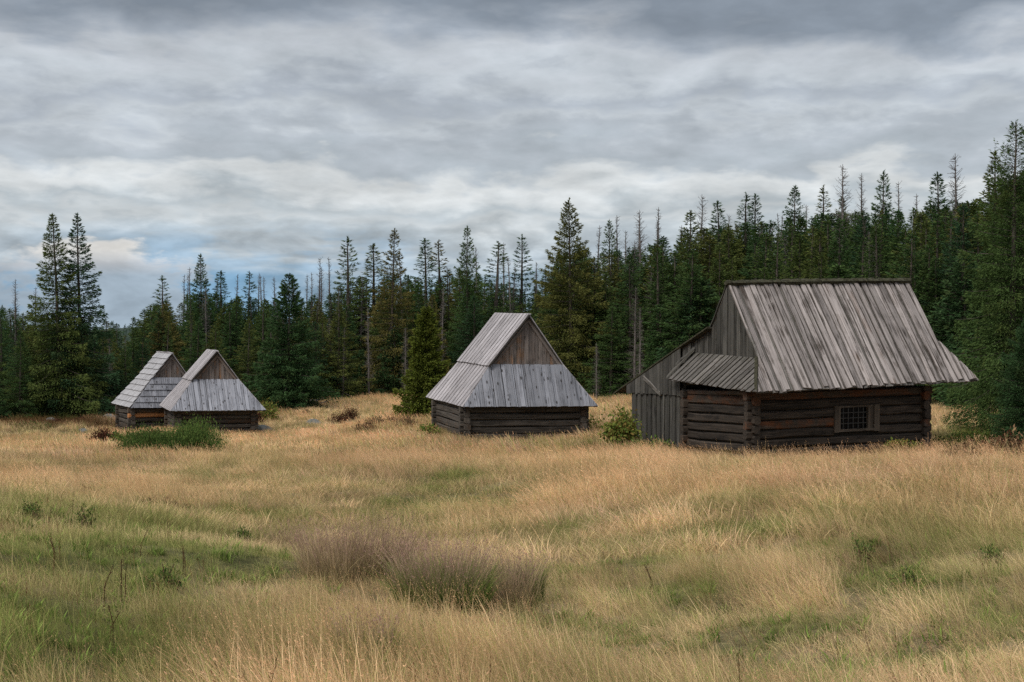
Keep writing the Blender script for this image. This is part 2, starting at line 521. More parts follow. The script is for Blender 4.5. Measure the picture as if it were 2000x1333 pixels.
def wood_material(name, light, mid, dark, rot=0.4, warm=None, warm_amt=0.0, moss=0.0, knots=0.0, grain=26.0, vary=0.3, spec=0.25):
    """weathered timber; local X runs along the piece"""
    m, n, l = new_mat(name)
    tc = N(n, 'ShaderNodeTexCoord')
    oi = N(n, 'ShaderNodeObjectInfo')
    rnd = oi.outputs['Random']
    off = N(n, 'ShaderNodeCombineXYZ')
    l.new(M_(n, l, 'MULTIPLY', rnd, 91.7), off.inputs[0])
    l.new(M_(n, l, 'MULTIPLY', rnd, 37.3), off.inputs[1])
    add = N(n, 'ShaderNodeVectorMath', operation='ADD')
    l.new(tc.outputs['Object'], add.inputs[0])
    l.new(off.outputs[0], add.inputs[1])

    def mp(sx, sy, sz):
        q = N(n, 'ShaderNodeMapping')
        q.inputs['Scale'].default_value = (sx, sy, sz)
        l.new(add.outputs[0], q.inputs[0])
        return q.outputs[0]
    g1 = noise(n, l, mp(0.9, grain, grain), 1.0, 6, 0.62, 0.25)      # fine grain
    g2 = noise(n, l, mp(0.55, 7.5, 7.5), 1.0, 5, 0.6, 0.6)           # streaks
    g3 = noise(n, l, mp(1.6, 2.5, 2.5), 1.0, 5, 0.6, 0.4)            # blotches
    c = ramp(n, l, g1, [(0.28, mid), (0.5, tuple((a + b) / 2 for a, b in zip(mid, light))), (0.72, light)])
    # dark decay following the streaks
    r1 = maprange(n, l, M_(n, l, 'ADD', M_(n, l, 'MULTIPLY', g2, 0.65), M_(n, l, 'MULTIPLY', g3, 0.35)), 0.50, 0.64)
    c = mixc(n, l, M_(n, l, 'MULTIPLY', r1, rot), c, dark)
    # drying cracks: thin dark lines along the grain
    cr = noise(n, l, mp(0.45, grain * 0.6, grain * 0.6), 1.0, 3, 0.5, 0.1)
    crm = M_(n, l, 'MULTIPLY', maprange(n, l, M_(n, l, 'ABSOLUTE', M_(n, l, 'SUBTRACT', cr, 0.5)), 0.04, 0.0), maprange(n, l, g3, .38, .55))
    c = mixc(n, l, M_(n, l, 'MULTIPLY', crm, 0.75), c, tuple(x * 0.5 for x in dark))
    if warm:
        wr = N(n, 'ShaderNodeTexWhiteNoise', noise_dimensions='1D')
        l.new(M_(n, l, 'MULTIPLY', rnd, 571.0), wr.inputs[1])
        wf = M_(n, l, 'MULTIPLY', maprange(n, l, g3, .4, .65), maprange(n, l, wr.outputs[0], .55, .95))
        c = mixc(n, l, M_(n, l, 'MULTIPLY', wf, warm_amt), c, warm)
    if knots:
        vo = N(n, 'ShaderNodeTexVoronoi')
        vo.inputs['Scale'].default_value = 1.0
        vo.inputs['Randomness'].default_value = 1.0
        l.new(mp(3.0, 6.5, 0.01), vo.inputs['Vector'])
        kf = maprange(n, l, vo.outputs['Distance'], 0.22, 0.12)
        c = mixc(n, l, M_(n, l, 'MULTIPLY', kf, knots), c, (0.03, 0.025, 0.022))
    if moss:
        a = noise(n, l, tc.outputs['Object'], 3.0, 6, 0.7)
        c = mixc(n, l, M_(n, l, 'MULTIPLY', maprange(n, l, a, .5, .66), moss), c, (0.045, 0.05, 0.022))
    c = mixc(n, l, 1.0, c, maprange(n, l, rnd, 0, 1, 1 - vary, 1 + vary * 0.7, False), 'MULTIPLY')
    bs = N(n, 'ShaderNodeBsdfPrincipled')
    l.new(c, bs.inputs['Base Color'])
    bs.inputs['Roughness'].default_value = 0.8
    bs.inputs['Specular IOR Level'].default_value = spec
    bp = N(n, 'ShaderNodeBump')
    bp.inputs['Strength'].default_value = 0.6
    bp.inputs['Distance'].default_value = 0.012
    hgt_ = M_(n, l, 'SUBTRACT', M_(n, l, 'ADD', g1, M_(n, l, 'MULTIPLY', g2, 0.6)), M_(n, l, 'MULTIPLY', crm, 0.8))
    l.new(hgt_, bp.inputs['Height'])
    l.new(bp.outputs[0], bs.inputs['Normal'])
    o = N(n, 'ShaderNodeOutputMaterial')
    l.new(bs.outputs[0], o.inputs[0])
    return m


def plain(name, col, rough=0.7, var=0.0, spec=0.3, scale=8.0, col2=None):
    m, n, l = new_mat(name)
    bs = N(n, 'ShaderNodeBsdfPrincipled')
    bs.inputs['Base Color'].default_value = (*col, 1)
    bs.inputs['Roughness'].default_value = rough
    bs.inputs['Specular IOR Level'].default_value = spec
    if col2:
        tc = N(n, 'ShaderNodeTexCoord')
        a = noise(n, l, tc.outputs['Object'], scale, 7, 0.65)
        l.new(ramp(n, l, a, [(0.35, col), (0.65, col2)]), bs.inputs['Base Color'])
        bp = N(n, 'ShaderNodeBump')
        bp.inputs['Strength'].default_value = 0.7
        bp.inputs['Distance'].default_value = 0.03
        l.new(a, bp.inputs['Height'])
        l.new(bp.outputs[0], bs.inputs['Normal'])
    o = N(n, 'ShaderNodeOutputMaterial')
    l.new(bs.outputs[0], o.inputs[0])
    return m


MAT = dict(
    soil=ground_material(),
    grass=blade_material('grass_blades'),
    herb=blade_material('herb_leaves', instancer=False, transl=0.25),
    needles=needle_material('spruce_needles', [(0.0, (0.034, 0.072, 0.036)), (0.35, (0.046, 0.090, 0.032)), (0.65, (0.064, 0.102, 0.032)), (0.9, (0.088, 0.108, 0.032)), (1.0, (0.108, 0.100, 0.034))]),
    needles_dark=needle_material('dark_spruce_needles', [(0.0, (0.034, 0.074, 0.032)), (1.0, (0.044, 0.086, 0.032))]),
    needles_olive=needle_material('olive_spruce_needles', [(0.0, (0.085, 0.115, 0.022)), (1.0, (0.095, 0.12, 0.024))]),
    bark=bark_material('spruce_bark', (0.045, 0.037, 0.03), (0.13, 0.11, 0.095)),
    deadwood=bark_material('dead_grey_wood', (0.08, 0.070, 0.064), (0.19, 0.17, 0.158)),
    roof_old=wood_material('old_roof_plank', (0.40, 0.355, 0.335), (0.17, 0.145, 0.135), (0.045, 0.033, 0.025), rot=0.95, moss=0.12, grain=22, vary=0.3, warm=(0.25, 0.12, 0.05), warm_amt=0.12),
    roof_pent=wood_material('old_pent_plank', (0.22, 0.20, 0.185), (0.10, 0.092, 0.082), (0.04, 0.034, 0.025), rot=0.7, moss=0.35, grain=24, vary=0.3),
    clad_old=wood_material('old_gable_board', (0.115, 0.108, 0.096), (0.05, 0.046, 0.040), (0.016, 0.014, 0.012), rot=0.75, moss=0.2, grain=30, vary=0.4),
    under=wood_material('roof_underlay', (0.07, 0.06, 0.05), (0.04, 0.035, 0.03), (0.015, 0.012, 0.01), rot=0.6),
    roof_new=wood_material('silvered_roof_plank', (0.47, 0.44, 0.45), (0.30, 0.275, 0.28), (0.10, 0.085, 0.08), rot=0.3, grain=30, vary=0.16),
    shingle=wood_material('silvered_shingle', (0.47, 0.46, 0.47), (0.29, 0.28, 0.29), (0.13, 0.12, 0.12), rot=0.25, grain=26, vary=0.10),
    skirt=wood_material('blue_grey_board', (0.33, 0.335, 0.37), (0.19, 0.195, 0.22), (0.10, 0.10, 0.115), rot=0.35, knots=0.9, grain=30, vary=0.24),
    gable_new=wood_material('brown_gable_board', (0.24, 0.20, 0.18), (0.12, 0.10, 0.09), (0.045, 0.045, 0.035), rot=0.6, warm=(0.34, 0.17, 0.075), warm_amt=0.6, knots=0.5, grain=30, vary=0.25),
    log_old=wood_material('dark_old_log', (0.075, 0.058, 0.045), (0.028, 0.021, 0.016), (0.012, 0.010, 0.009), rot=0.7, warm=(0.13, 0.046, 0.017), warm_amt=0.8, grain=20, vary=0.35),
    log_new=wood_material('grey_brown_log', (0.115, 0.098, 0.082), (0.042, 0.035, 0.029), (0.02, 0.017, 0.014), rot=0.6, warm=(0.13, 0.07, 0.035), warm_amt=0.5, grain=22, vary=0.3),
    log_fresh=wood_material('fresh_orange_log', (0.62, 0.30, 0.13), (0.42, 0.18, 0.07), (0.30, 0.13, 0.06), rot=0.2, grain=16, vary=0.05),
    chink=plain('dark_chinking', (0.012, 0.011, 0.010), 0.95, col2=(0.03, 0.026, 0.02), scale=14),
    frame=wood_material('window_frame_wood', (0.13, 0.105, 0.08), (0.065, 0.05, 0.04), (0.03, 0.025, 0.02), rot=0.5, grain=26, vary=0.3),
    iron=plain('grille_iron', (0.035, 0.034, 0.032), 0.6, spec=0.5),
    glass=plain('dark_glass', (0.004, 0.004, 0.005), 0.25, spec=0.12),
    moss=plain('ridge_moss', (0.022, 0.020, 0.015), 0.95, col2=(0.075, 0.072, 0.045), scale=14, spec=0.1),
    rock=plain('grey_rock', (0.10, 0.105, 0.10), 0.9, col2=(0.20, 0.195, 0.175), scale=5, spec=0.2),
    paper=plain('white_paper', (0.75, 0.76, 0.77), 0.6),
    ink=plain('sign_ink', (0.08, 0.09, 0.12), 0.6),
    hill=plain('far_forest_hill', (0.035, 0.05, 0.045), 0.95, col2=(0.06, 0.075, 0.06), scale=0.004, spec=0.0),
)

#@@GROUND
# ------------------------------------------------------------------ ground sheet
def build_ground():
    def axis(lo, hi, step, far):
        a = list(np.arange(lo, hi + step, step))
        s = step
        x = hi + step
        while x < far:
            a.append(x)
            s *= 1.25
            x += s
        return a
    xs_p = axis(0, 32, 0.35, 20000)
    xs = np.array(sorted([-v for v in xs_p[1:]] + xs_p))
    ys_f = axis(2, 100, 0.35, 20000)
    ys_b = []
    s, y = 0.5, 1.6
    while y > -20000:
        ys_b.append(y)
        s *= 1.35
        y -= s
    ys = np.array(sorted(ys_b + ys_f))
    X, Y = np.meshgrid(xs, ys)
    Z = hgt(X, Y)
    V = np.stack([X.ravel(), Y.ravel(), Z.ravel()], 1)
    nx, ny = len(xs), len(ys)
    i = (np.arange(ny - 1)[:, None] * nx + np.arange(nx - 1)[None]).ravel()
    F = np.stack([i, i + 1, i + 1 + nx, i + nx], 1)
    r = np.random.default_rng(3)
    c, _, g = meadow_colour(V[:, 0], V[:, 1], r)
    c = c * 0.42
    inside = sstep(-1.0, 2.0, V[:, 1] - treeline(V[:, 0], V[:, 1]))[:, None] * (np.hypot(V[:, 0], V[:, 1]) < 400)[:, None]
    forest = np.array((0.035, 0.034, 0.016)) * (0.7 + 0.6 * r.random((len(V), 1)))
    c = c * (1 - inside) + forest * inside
    far = sstep(150, 500, np.hypot(V[:, 0], V[:, 1]))[:, None]
    c = c * (1 - far) + np.array((0.04, 0.055, 0.035)) * far
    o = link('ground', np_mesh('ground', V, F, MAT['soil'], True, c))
    tag(o, kind='structure')
    return o


build_ground()

# far hills beyond the valley
def build_hills():
    n = 160
    a = np.linspace(-0.9, 0.9, n)
    rows = []
    for j, (d, t) in enumerate([(4200, 0.0), (5200, 0.7), (6200, 1.0), (8200, 0.2)]):
        h = -420 + t * (170 + 70 * fbm(a * 1000, a * 0 + 50, 260, 4, 1.0, 2.0) - 60 * np.abs(a + 0.3))
        rows.append(np.stack([np.sin(a) * d, np.cos(a) * d, h], 1))
    V = np.concatenate(rows)
    F = []
    for j in range(3):
        for i in range(n - 1):
            k = j * n + i
            F.append((k, k + 1, k + 1 + n, k + n))
    tag(link('hills', np_mesh('hills', V, F, MAT['hill'], True)), kind='structure')


build_hills()


# ------------------------------------------------------------------ huts
class Hut:
    """u runs along the front wall, v into the depth, z up; k and m are the lean of the old building"""

    def __init__(s, X0, Y0, th, k, m, z0, label):
        s.k, s.m, s.z0 = k, m, z0
        s.root = empty('log_hut', (X0, Y0, z0), th)
        tag(s.root, label, 'hut')

    def P(s, u, v, z):
        return Vector((u, v, z + s.k * u + s.m * v - s.z0))

    def piece(s, name, pts, faces, mat, parent, ax, ay, smooth=False, label=None):
        """pts: points in hut space; ax: direction along the piece, ay: across it"""
        o0 = sum(pts, Vector()) / len(pts)
        x = ax.normalized()
        z = x.cross(ay).normalized()
        y = z.cross(x)
        Mx = Matrix(((x.x, y.x, z.x, o0.x), (x.y, y.y, z.y, o0.y), (x.z, y.z, z.z, o0.z), (0, 0, 0, 1)))
        inv = Mx.inverted()
        me = bpy.data.meshes.new(name)
        me.from_pydata([tuple(inv @ p) for p in pts], [], faces)
        if smooth:
            for p in me.polygons:
                p.use_smooth = True
        me.materials.append(mat)
        o = bpy.data.objects.new(name, me)
        C.objects.link(o)
        o.parent = parent
        o.matrix_basis = Mx
        if label:
            o['label'] = label
        return o

    def prism(s, name, front, n, w0, w1, mat, parent, ax, ay, label=None):
        """a flat outline given thickness along n"""
        k = len(front)
        pts = [p + n * w0 for p in front] + [p + n * w1 for p in front]
        faces = [tuple(range(k))[::-1], tuple(range(k, 2 * k))]
        for i in range(k):
            j = (i + 1) % k
            faces.append((i, j, k + j, k + i))
        return s.piece(name, pts, faces, mat, parent, ax, ay, label=label)

    def boards(s, parent, name, poly, mapf, edges, w0, w1, mat, rag=0.0, jit=0.0, skip=0.0, wob=0.0, lift=0.0):
        """poly in (s,t); boards run along t; edges: list of (s0,s1) strips"""
        n_ = None
        tmin = min(p[1] for p in poly)
        for (a, b) in edges:
            if random.random() < skip:
                continue
            sk0, sk1 = random.uniform(-jit, jit), random.uniform(-jit, jit)
            T0, T1 = tmin, max(p[1] for p in poly)

            def lf(t, e, q=(sk0, sk1)):
                f = (t - T0) / max(T1 - T0, 1e-6)
                return e + q[0] * (1 - f) + q[1] * f
            q = clip_side(poly, lambda p: p[0] - lf(p[1], a))
            q = clip_side(q, lambda p: lf(p[1], b) - p[0])
            if len(q) < 3 or abs(area(q)) < 0.004:
                continue
            dr = random.uniform(-rag, rag * 0.6)
            out = []
            m = len(q)
            for i in range(m):
                p, p2 = q[i], q[(i + 1) % m]
                pr = q[i - 1]
                t = p[1]
                onb = abs(t - tmin) < 0.02
                out.append((p[0], t + dr + (random.uniform(-rag, rag) * 0.35 if rag else 0) if onb else t))
                if wob and abs(p2[1] - p[1]) > 0.9 and abs(p2[0] - p[0]) < 0.12:
                    for f in (0.33, 0.67):
                        out.append((p[0] + (p2[0] - p[0]) * f + random.uniform(-wob, wob), p[1] + (p2[1] - p[1]) * f))
            pts = [mapf(x, t) for x, t in out]
            cen = (sum(x for x, _ in out) / len(out), sum(t for _, t in out) / len(out))
            o = mapf(*cen)
            ds = mapf(cen[0] + 0.1, cen[1]) - o
            dt = mapf(cen[0], cen[1] + 0.1) - o
            n = ds.cross(dt).normalized()
            if s.flip:
                n = -n
            li = random.uniform(0, lift)
            s.prism(name, pts, n, w0 + li, w1 + li, mat, parent, dt, ds)

    flip = False

    def log(s, parent, a, b, h, d, mat, inward, label=None, name='log'):
        """rounded, slightly uneven timber from a to b (hut space), outer face towards -inward"""
        ax = (b - a).normalized()
        up = Vector((0, 0, 1))
        rings = 5
        sec = []
        for i in range(8):
            t = math.pi * 2 * (i + 0.5) / 8
            cx, cz = math.cos(t), math.sin(t)
            sec.append((math.copysign(abs(cx) ** 0.7, cx) * d / 2, math.copysign(abs(cz) ** 0.42, cz) * h / 2))
        pts = []
        for r_ in range(rings):
            f = r_ / (rings - 1)
            c = a.lerp(b, f) + up * random.uniform(-.016, .016) + inward * random.uniform(-.014, .014)
            k = random.uniform(0.96, 1.03)
            for (x, z) in sec:
                pts.append(c + inward * x * k + up * (z * k + random.uniform(-.006, .006)))
        faces = []
        for r_ in range(rings - 1):
            for i in range(8):
                j = (i + 1) % 8
                faces.append((r_ * 8 + i, r_ * 8 + j, (r_ + 1) * 8 + j, (r_ + 1) * 8 + i))
        faces.append(tuple(range(8))[::-1])
        faces.append(tuple((rings - 1) * 8 + i for i in range(8)))
        return s.piece(name, pts, faces, mat, parent, ax, up, label=label)

    def walls(s, L, W, zb, zt, n, mat, d=0.2, ext=0.16, cuts=None, fresh=None):
        core = []
        e = 0.07
        for (u, v) in ((e, e), (L - e, e), (L - e, W - e), (e, W - e)):
            core.append((u, v))
        pts = [s.P(u, v, zb - 0.3) for u, v in core] + [s.P(u, v, zt) for u, v in core]
        fc = [(0, 1, 5, 4), (1, 2, 6, 5), (2, 3, 7, 6), (3, 0, 4, 7), (0, 3, 2, 1), (4, 5, 6, 7)]
        w = s.piece('wall', pts, fc, MAT['chink'], s.root, Vector((1, 0, 0)), Vector((0, 1, 0)))
        w.matrix_basis = Matrix.Identity(4)
        w.data.vertices.foreach_set('co', np.array([tuple(p) for p in pts], np.float32).ravel())
        w.data.update()
        hh = (zt - zb) / n
        for i in range(-1, n):
            z = zb + hh * (i + 0.5)
            hv = hh * random.uniform(0.88, 1.02)
            # front and back
            runs = [(-ext + random.uniform(-.03, .02), L + ext + random.uniform(-.02, .03))]
            if cuts and cuts[2] < z + hh * 0.35 and cuts[3] > z - hh * 0.35:
                runs = [(runs[0][0], cuts[0]), (cuts[1], runs[0][1])]
            for r_ in runs:
                mt = fresh[1] if fresh and i in fresh[0] else mat
                s.log(w, s.P(r_[0], d / 2 - 0.03, z), s.P(r_[1], d / 2 - 0.03, z), hv, d, mt, Vector((0, 1, 0)),
                      label='fresh orange replacement log' if mt is MAT['log_fresh'] else None)
            s.log(w, s.P(-ext, W - d / 2 + 0.03, z), s.P(L + ext, W - d / 2 + 0.03, z), hv, d, mat, Vector((0, -1, 0)))
            z2 = z + hh * 0.5
            if i == n - 1:
                z2 = zt - hh * 0.2
                hv *= 0.6
            ev = ext + random.uniform(-.03, .03)
            s.log(w, s.P(d / 2 - 0.03, -ev, z2), s.P(d / 2 - 0.03, W + ev, z2), hv, d, mat, Vector((1, 0, 0)))
            s.log(w, s.P(L - d / 2 + 0.03, -ev, z2), s.P(L - d / 2 + 0.03, W + ev, z2), hv, d, mat, Vector((-1, 0, 0)))
        return w


def area(q):
    return sum(q[i][0] * q[(i + 1) % len(q)][1] - q[(i + 1) % len(q)][0] * q[i][1] for i in range(len(q))) / 2


def clip_side(poly, f):
    out = []
    for i in range(len(poly)):
        p, q = poly[i], poly[(i + 1) % len(poly)]
        a, b = f(p), f(q)
        if a >= 0:
            out.append(p)
        if (a >= 0) != (b >= 0):
            t = a / (a - b)
            out.append((p[0] + (q[0] - p[0]) * t, p[1] + (q[1] - p[1]) * t))
    return out


def strips(a, b, pitch, gap, var=0.12, phase=0.0):
    out = []
    x = a + phase
    while x < b:
        w = pitch * random.uniform(1 - var, 1 + var)
        out.append((x + gap / 2, min(x + w - gap / 2, b)))
        x += w
    return out


def bilin(A, B, D, E, S, T):
    """map (s,t) in [0,S]x[0,T] with A,B the lower corners, D,E the upper corners"""
    def f(x, t):
        a, b = x / S, t / T
        return A * (1 - a) * (1 - b) + B * a * (1 - b) + D * (1 - a) * b + E * a * b
    return f


def slab(h, name, quad, mat, parent, thick=0.03, back=0.02):
    n = (quad[1] - quad[0]).cross(quad[-1] - quad[0]).normalized()
    if h.flip:
        n = -n
    o = h.prism(name, quad, n, -thick - back, -back, mat, parent, quad[1] - quad[0], quad[-1] - quad[0])
    # back to hut space so that children share it
    M = o.matrix_basis.copy()
    o.data.transform(M)
    o.matrix_basis = Matrix.Identity(4)
    return o


#@@HUT1
def build_large_hut():
    h = Hut(6.1, 36, .379, 0.0, -.059, -4.652, 'large dark log hut with a long plank roof, barred window and a lean-to')
    P = h.P
    L, W = 5.38, 3.517
    ua, ub, va, vb = -.303, 6.478, -.741, 3.98
    ze, zr, vr = -2.922, -.126, 1.417
    ra, rb = .096, 5.813
    zeb, zrb, zs, zsb, zep = ze + .126, zr + .04, -2.078, -1.704, ze + .282
    vs = lambda z: va + (vr - va) * (z - ze) / (zr - ze)
    h.walls(L, W, -4.652, -2.93, 7, MAT['log_old'], d=0.2, ext=0.15, cuts=(2.44, 3.84, -4.03, -3.40))
    # --- front slope, boards over boards
    T = math.hypot(vr - va, zr - ze)
    S = ub - ua
    A, B = P(ua, va, ze), P(ub, va, zeb)
    D, E = P(ua, vr, zr), P(ub, vr, zrb)
    mp = bilin(A, B, D, E, S, T)
    tl, tr = T * (zs - ze) / (zr - ze), T * (zsb - zeb) / (zrb - zeb)
    poly = [(0, 0), (S, 0), (rb - ua, tr), (rb - ua, T), (ra - ua, T), (ra - ua, tl)]
    roof = slab(h, 'roof', [mp(*p) for p in poly], MAT['under'], h.root, 0.03, 0.03)
    h.boards(roof, 'roof_plank', poly, mp, strips(0, S, 0.205, 0.02, 0.2), -0.034, -0.008, MAT['roof_pent'], rag=0.05, jit=0.02, wob=0.012)
    up = []
    x = -0.02
    while x < S:
        w = random.uniform(0.085, 0.175)
        up.append((x, min(x + w, S)))
        x += w + random.uniform(0.02, 0.07)
    h.boards(roof, 'roof_plank', poly, mp, up, 0.010, 0.036, MAT['roof_old'], rag=0.07, jit=0.03, wob=0.02, lift=0.02)
    # --- back slope of the main roof: steep down to the break, then the lean-to roof
    bk = [P(ra, vr, zr), P(rb, vr, zrb), P(rb, 2.25, -1.24), P(ra, 2.25, -1.26)]
    mpb = bilin(bk[3], bk[2], bk[0], bk[1], rb - ra, 1.45)
    h.flip = True
    rb1 = slab(h, 'rear_roof', bk, MAT['under'], h.root, 0.03, 0.02)
    h.boards(rb1, 'roof_plank', [(0, 0), (rb - ra, 0), (rb - ra, 1.45), (0, 1.45)], mpb, strips(0, rb - ra, 0.3, 0.02), -0.01, 0.03, MAT['roof_pent'], rag=0.02)
    ln = [P(ra - .12, 2.20, -1.27), P(rb, 2.20, -1.25), P(rb, 7.94, -3.1), P(ra - .12, 7.94, -3.1)]
    mpl = bilin(ln[3], ln[2], ln[0], ln[1], rb - ra + .12, 6.0)
    rb2 = slab(h, 'lean_to_roof', ln, MAT['under'], h.root, 0.03, 0.0)
    h.boards(rb2, 'roof_plank', [(0, 0), (rb - ra + .12, 0), (rb - ra + .12, 6.0), (0, 6.0)], mpl, strips(0, rb - ra + .12, 0.32, 0.02), 0.0, 0.045, MAT['moss'], rag=0.03)
    h.flip = False
    # --- right hip skirt
    hp = [P(ub, va, zeb), P(ub, vb, zeb), P(rb, 2.25, zsb), P(rb, vs(zsb), zsb)]
    hip = slab(h, 'hip_roof', hp, MAT['under'], h.root, 0.03, 0.02)
    h.boards(hip, 'roof_plank', [(0, 0), (vb - va, 0), (3.0, 1.3), (.9, 1.3)], bilin(P(ub, va, zeb), P(ub, vb, zeb), P(rb, va, zsb), P(rb, vb, zsb), vb - va, 1.3),
             strips(0, vb - va, 0.22, 0.02), -0.015, 0.02, MAT['roof_old'], rag=0.03)
    gr = [P(rb - .1, vs(zsb), zsb), P(rb - .1, 2.25, zsb + .3), P(rb - .1, vr, zrb - .08)]
    slab(h, 'rear_gable', gr, MAT['clad_old'], h.root, 0.03, 0.0)
    # --- pent roof over the side wall
    pa, pb, pc, pd = P(ua, va, ze), P(ua, vb + .9, zep), P(ra, 3.11, -1.92), P(ra, vs(zs), zs)
    pb = P(ua, 3.98, zep)
    Tp = (pc - pb).length
    Sp = (pa - pb).length
    # boards run parallel to the left edge pb->pc; s runs from pb to pa
    dt = (pc - pb).normalized()
    ds = (pa - pb).normalized()

    def mpp(x, t):
        return pb + ds * x + dt * t
    # top edge solved in this skewed frame
    rel = pd - pb
    a11, a12, a22 = 1.0, ds.dot(dt), 1.0
    b1, b2 = rel.dot(ds), rel.dot(dt)
    det = a11 * a22 - a12 * a12
    xs, ts = (b1 * a22 - b2 * a12) / det, (b2 * a11 - b1 * a12) / det
    pent_poly = [(0, 0), (Sp, 0), (xs, ts), (0, Tp)]
    h.flip = False
    pent = slab(h, 'pent_roof', [mpp(*p) for p in pent_poly], MAT['under'], h.root, 0.025, 0.02)
    h.boards(pent, 'roof_plank', pent_poly, mpp, strips(0, Sp, 0.21, 0.02, 0.15), -0.018, 0.008, MAT['roof_pent'], rag=0.03, jit=0.01)
    h.boards(pent, 'roof_plank', pent_poly, mpp, strips(0, Sp, 0.235, 0.07, 0.25, 0.05), 0.010, 0.032, MAT['roof_pent'], rag=0.05, jit=0.015, lift=0.01)
    h.flip = True
    # mossy hip board where pent and front slope meet, thin edge pole at the far side
    e1, e2 = pa.lerp(pd, 0.02), pd
    h.log(pent, e1 + Vector((-.02, .05, .03)), e2 + Vector((-.03, .03, .03)), 0.05, 0.16, MAT['moss'], Vector((0, 1, 0)), name='hip_board', label='mossy hip board')
    h.log(pent, pb + Vector((-.02, .03, .05)), pc + Vector((-.05, .05, .09)), 0.07, 0.08, MAT['clad_old'], Vector((0, 1, 0)), name='edge_board')
    h.log(pent, pb.lerp(pc, .42) + Vector((-.05, .12, .10)), pc + Vector((-.05, .02, .16)), 0.05, 0.10, MAT['clad_old'], Vector((0, 1, 0)), name='edge_board')
    # --- gable of upright boards above the pent roof
    gp = [(vs(zs), zs), (vr, zr - .05), (2.25, -1.30), (3.6, -1.735), (3.6, -2.2), (3.11, -2.0), (1.5, -2.1)]
    y0 = 0.0

    def mg(x, t):
        return P(ra + .03, x, t)
    # convex pieces: front triangle and rear wedge
    g = slab(h, 'gable', [P(ra + .06, vs(zs), zs - .1), P(ra + .06, 3.4, zs - .1), P(ra + .06, 3.4, -1.75), P(ra + .06, 2.25, -1.34), P(ra + .06, vr, zr - .08)], MAT['chink'], h.root, 0.02, -0.0)
    front = [(-.02, zs - .10), (3.35, -2.02), (3.35, -1.66), (2.25, -1.30), (vr, zr - .06), (vs(zs) + .02, zs)]
    h.boards(g, 'board', front, mg, strips(-.05, 3.35, 0.15, 0.012, 0.2), 0.0, 0.022, MAT['clad_old'], rag=0.0, jit=0.006)
    h.boards(g, 'board', front, mg, strips(0.05, 3.35, 0.30, 0.16, 0.2), 0.024, 0.042, MAT['clad_old'], rag=0.0, jit=0.006)
    # --- lean-to: upright boards, and the ragged apron of cladding above them
    lt = slab(h, 'lean_to_wall', [P(.06, W + .1, -4.8), P(.06, 6.85, -4.8), P(.06, 6.85, -2.84), P(.06, W + .1, -1.85)], MAT['chink'], h.root, 0.03, 0.0)
    lw = [(W + .12, -4.8), (6.85, -4.8), (6.85, -2.9), (W + .12, -2.9)]
    h.boards(lt, 'board', lw, lambda x, t: P(.04, x, t), strips(W + .12, 6.85, 0.27, 0.03, 0.2), 0.0, 0.03, MAT['clad_old'], jit=0.012)
    h.boards(lt, 'board', lw, lambda x, t: P(.04, x, t), strips(W + .22, 6.85, 0.29, 0.15, 0.2), 0.033, 0.06, MAT['clad_old'], jit=0.015)
    ap = [(3.72, -3.09), (7.10, -3.07), (7.10, -2.86), (3.3, -1.63), (3.3, -1.95), (3.72, -2.2)]
    apr = [(3.75, -3.09), (7.10, -3.07), (7.10, -2.86), (3.75, -1.78)]
    h.boards(lt, 'board', apr, lambda x, t: P(-.03, x, t), strips(3.75, 7.10, 0.17, 0.012, 0.2), 0.0, 0.022, MAT['clad_old'], rag=0.03, jit=0.02)
    h.boards(lt, 'board', [(3.30, -2.1), (3.75, -2.2), (3.75, -1.78), (3.30, -1.64)], lambda x, t: P(.06, x, t), strips(3.3, 3.75, 0.16, 0.012, 0.1), 0.0, 0.022, MAT['clad_old'])
    h.flip = False
    # loose board nailed across the apron
    q0, q1 = P(-.07, 5.9, -2.62), P(-.07, 4.86, -3.08)
    h.log(lt, q0, q1, 0.14, 0.025, MAT['roof_pent'], Vector((1, 0, 0)), name='loose_board', label='loose board hanging slantwise over the lean-to apron')
    # far walls of the lean-to
    slab(h, 'rear_wall', [P(.06, 6.85, -5), P(L, 6.85, -5), P(L, 6.85, -2.9), P(.06, 6.85, -2.9)], MAT['clad_old'], h.root, 0.03, 0.0)
    slab(h, 'side_wall', [P(L - .02, W + .1, -5), P(L - .02, 6.85, -5), P(L - .02, 6.85, -2.9), P(L - .02, W + .1, -1.9)], MAT['clad_old'], h.root, 0.03, 0.0)
    # --- verge boards
    v0, v1 = P(ra + .02, vs(zs), zs + .04), P(ra + .02, vr, zr + .04)
    h.log(roof, v0, v1, 0.06, 0.05, MAT['roof_pent'], Vector((1, 0, 0)), name='verge_board')
    v2 = P(ra - .02, 2.27, -1.24)
    h.log(rb1, v1 + Vector((0, .02, 0)), v2, 0.06, 0.08, MAT['clad_old'], Vector((1, 0, 0)), name='verge_board')
    h.log(rb2, P(ra - .13, 2.2, -1.25), P(ra - .13, 7.94, -3.09), 0.06, 0.07, MAT['moss'], Vector((1, 0, 0)), name='verge_board')
    # --- mossy ridge cap, lumpy
    nseg = 70
    pts = []
    r_ = random.Random(4)
    for i in range(nseg + 1):
        f = i / nseg
        c = P(ra - .06, vr, zr).lerp(P(rb + .03, vr, zrb), f) + Vector((0, 0, .035 + 0.02 * math.sin(f * 2.6)))
        for k in range(6):
            t = math.pi * 2 * k / 6
            rr_ = r_.uniform(0.6, 1.3)
            pts.append(c + Vector((0, math.cos(t) * .14 * rr_, math.sin(t) * .075 * rr_ * (1.0 if math.sin(t) > 0 else 1.1))))
    fc = []
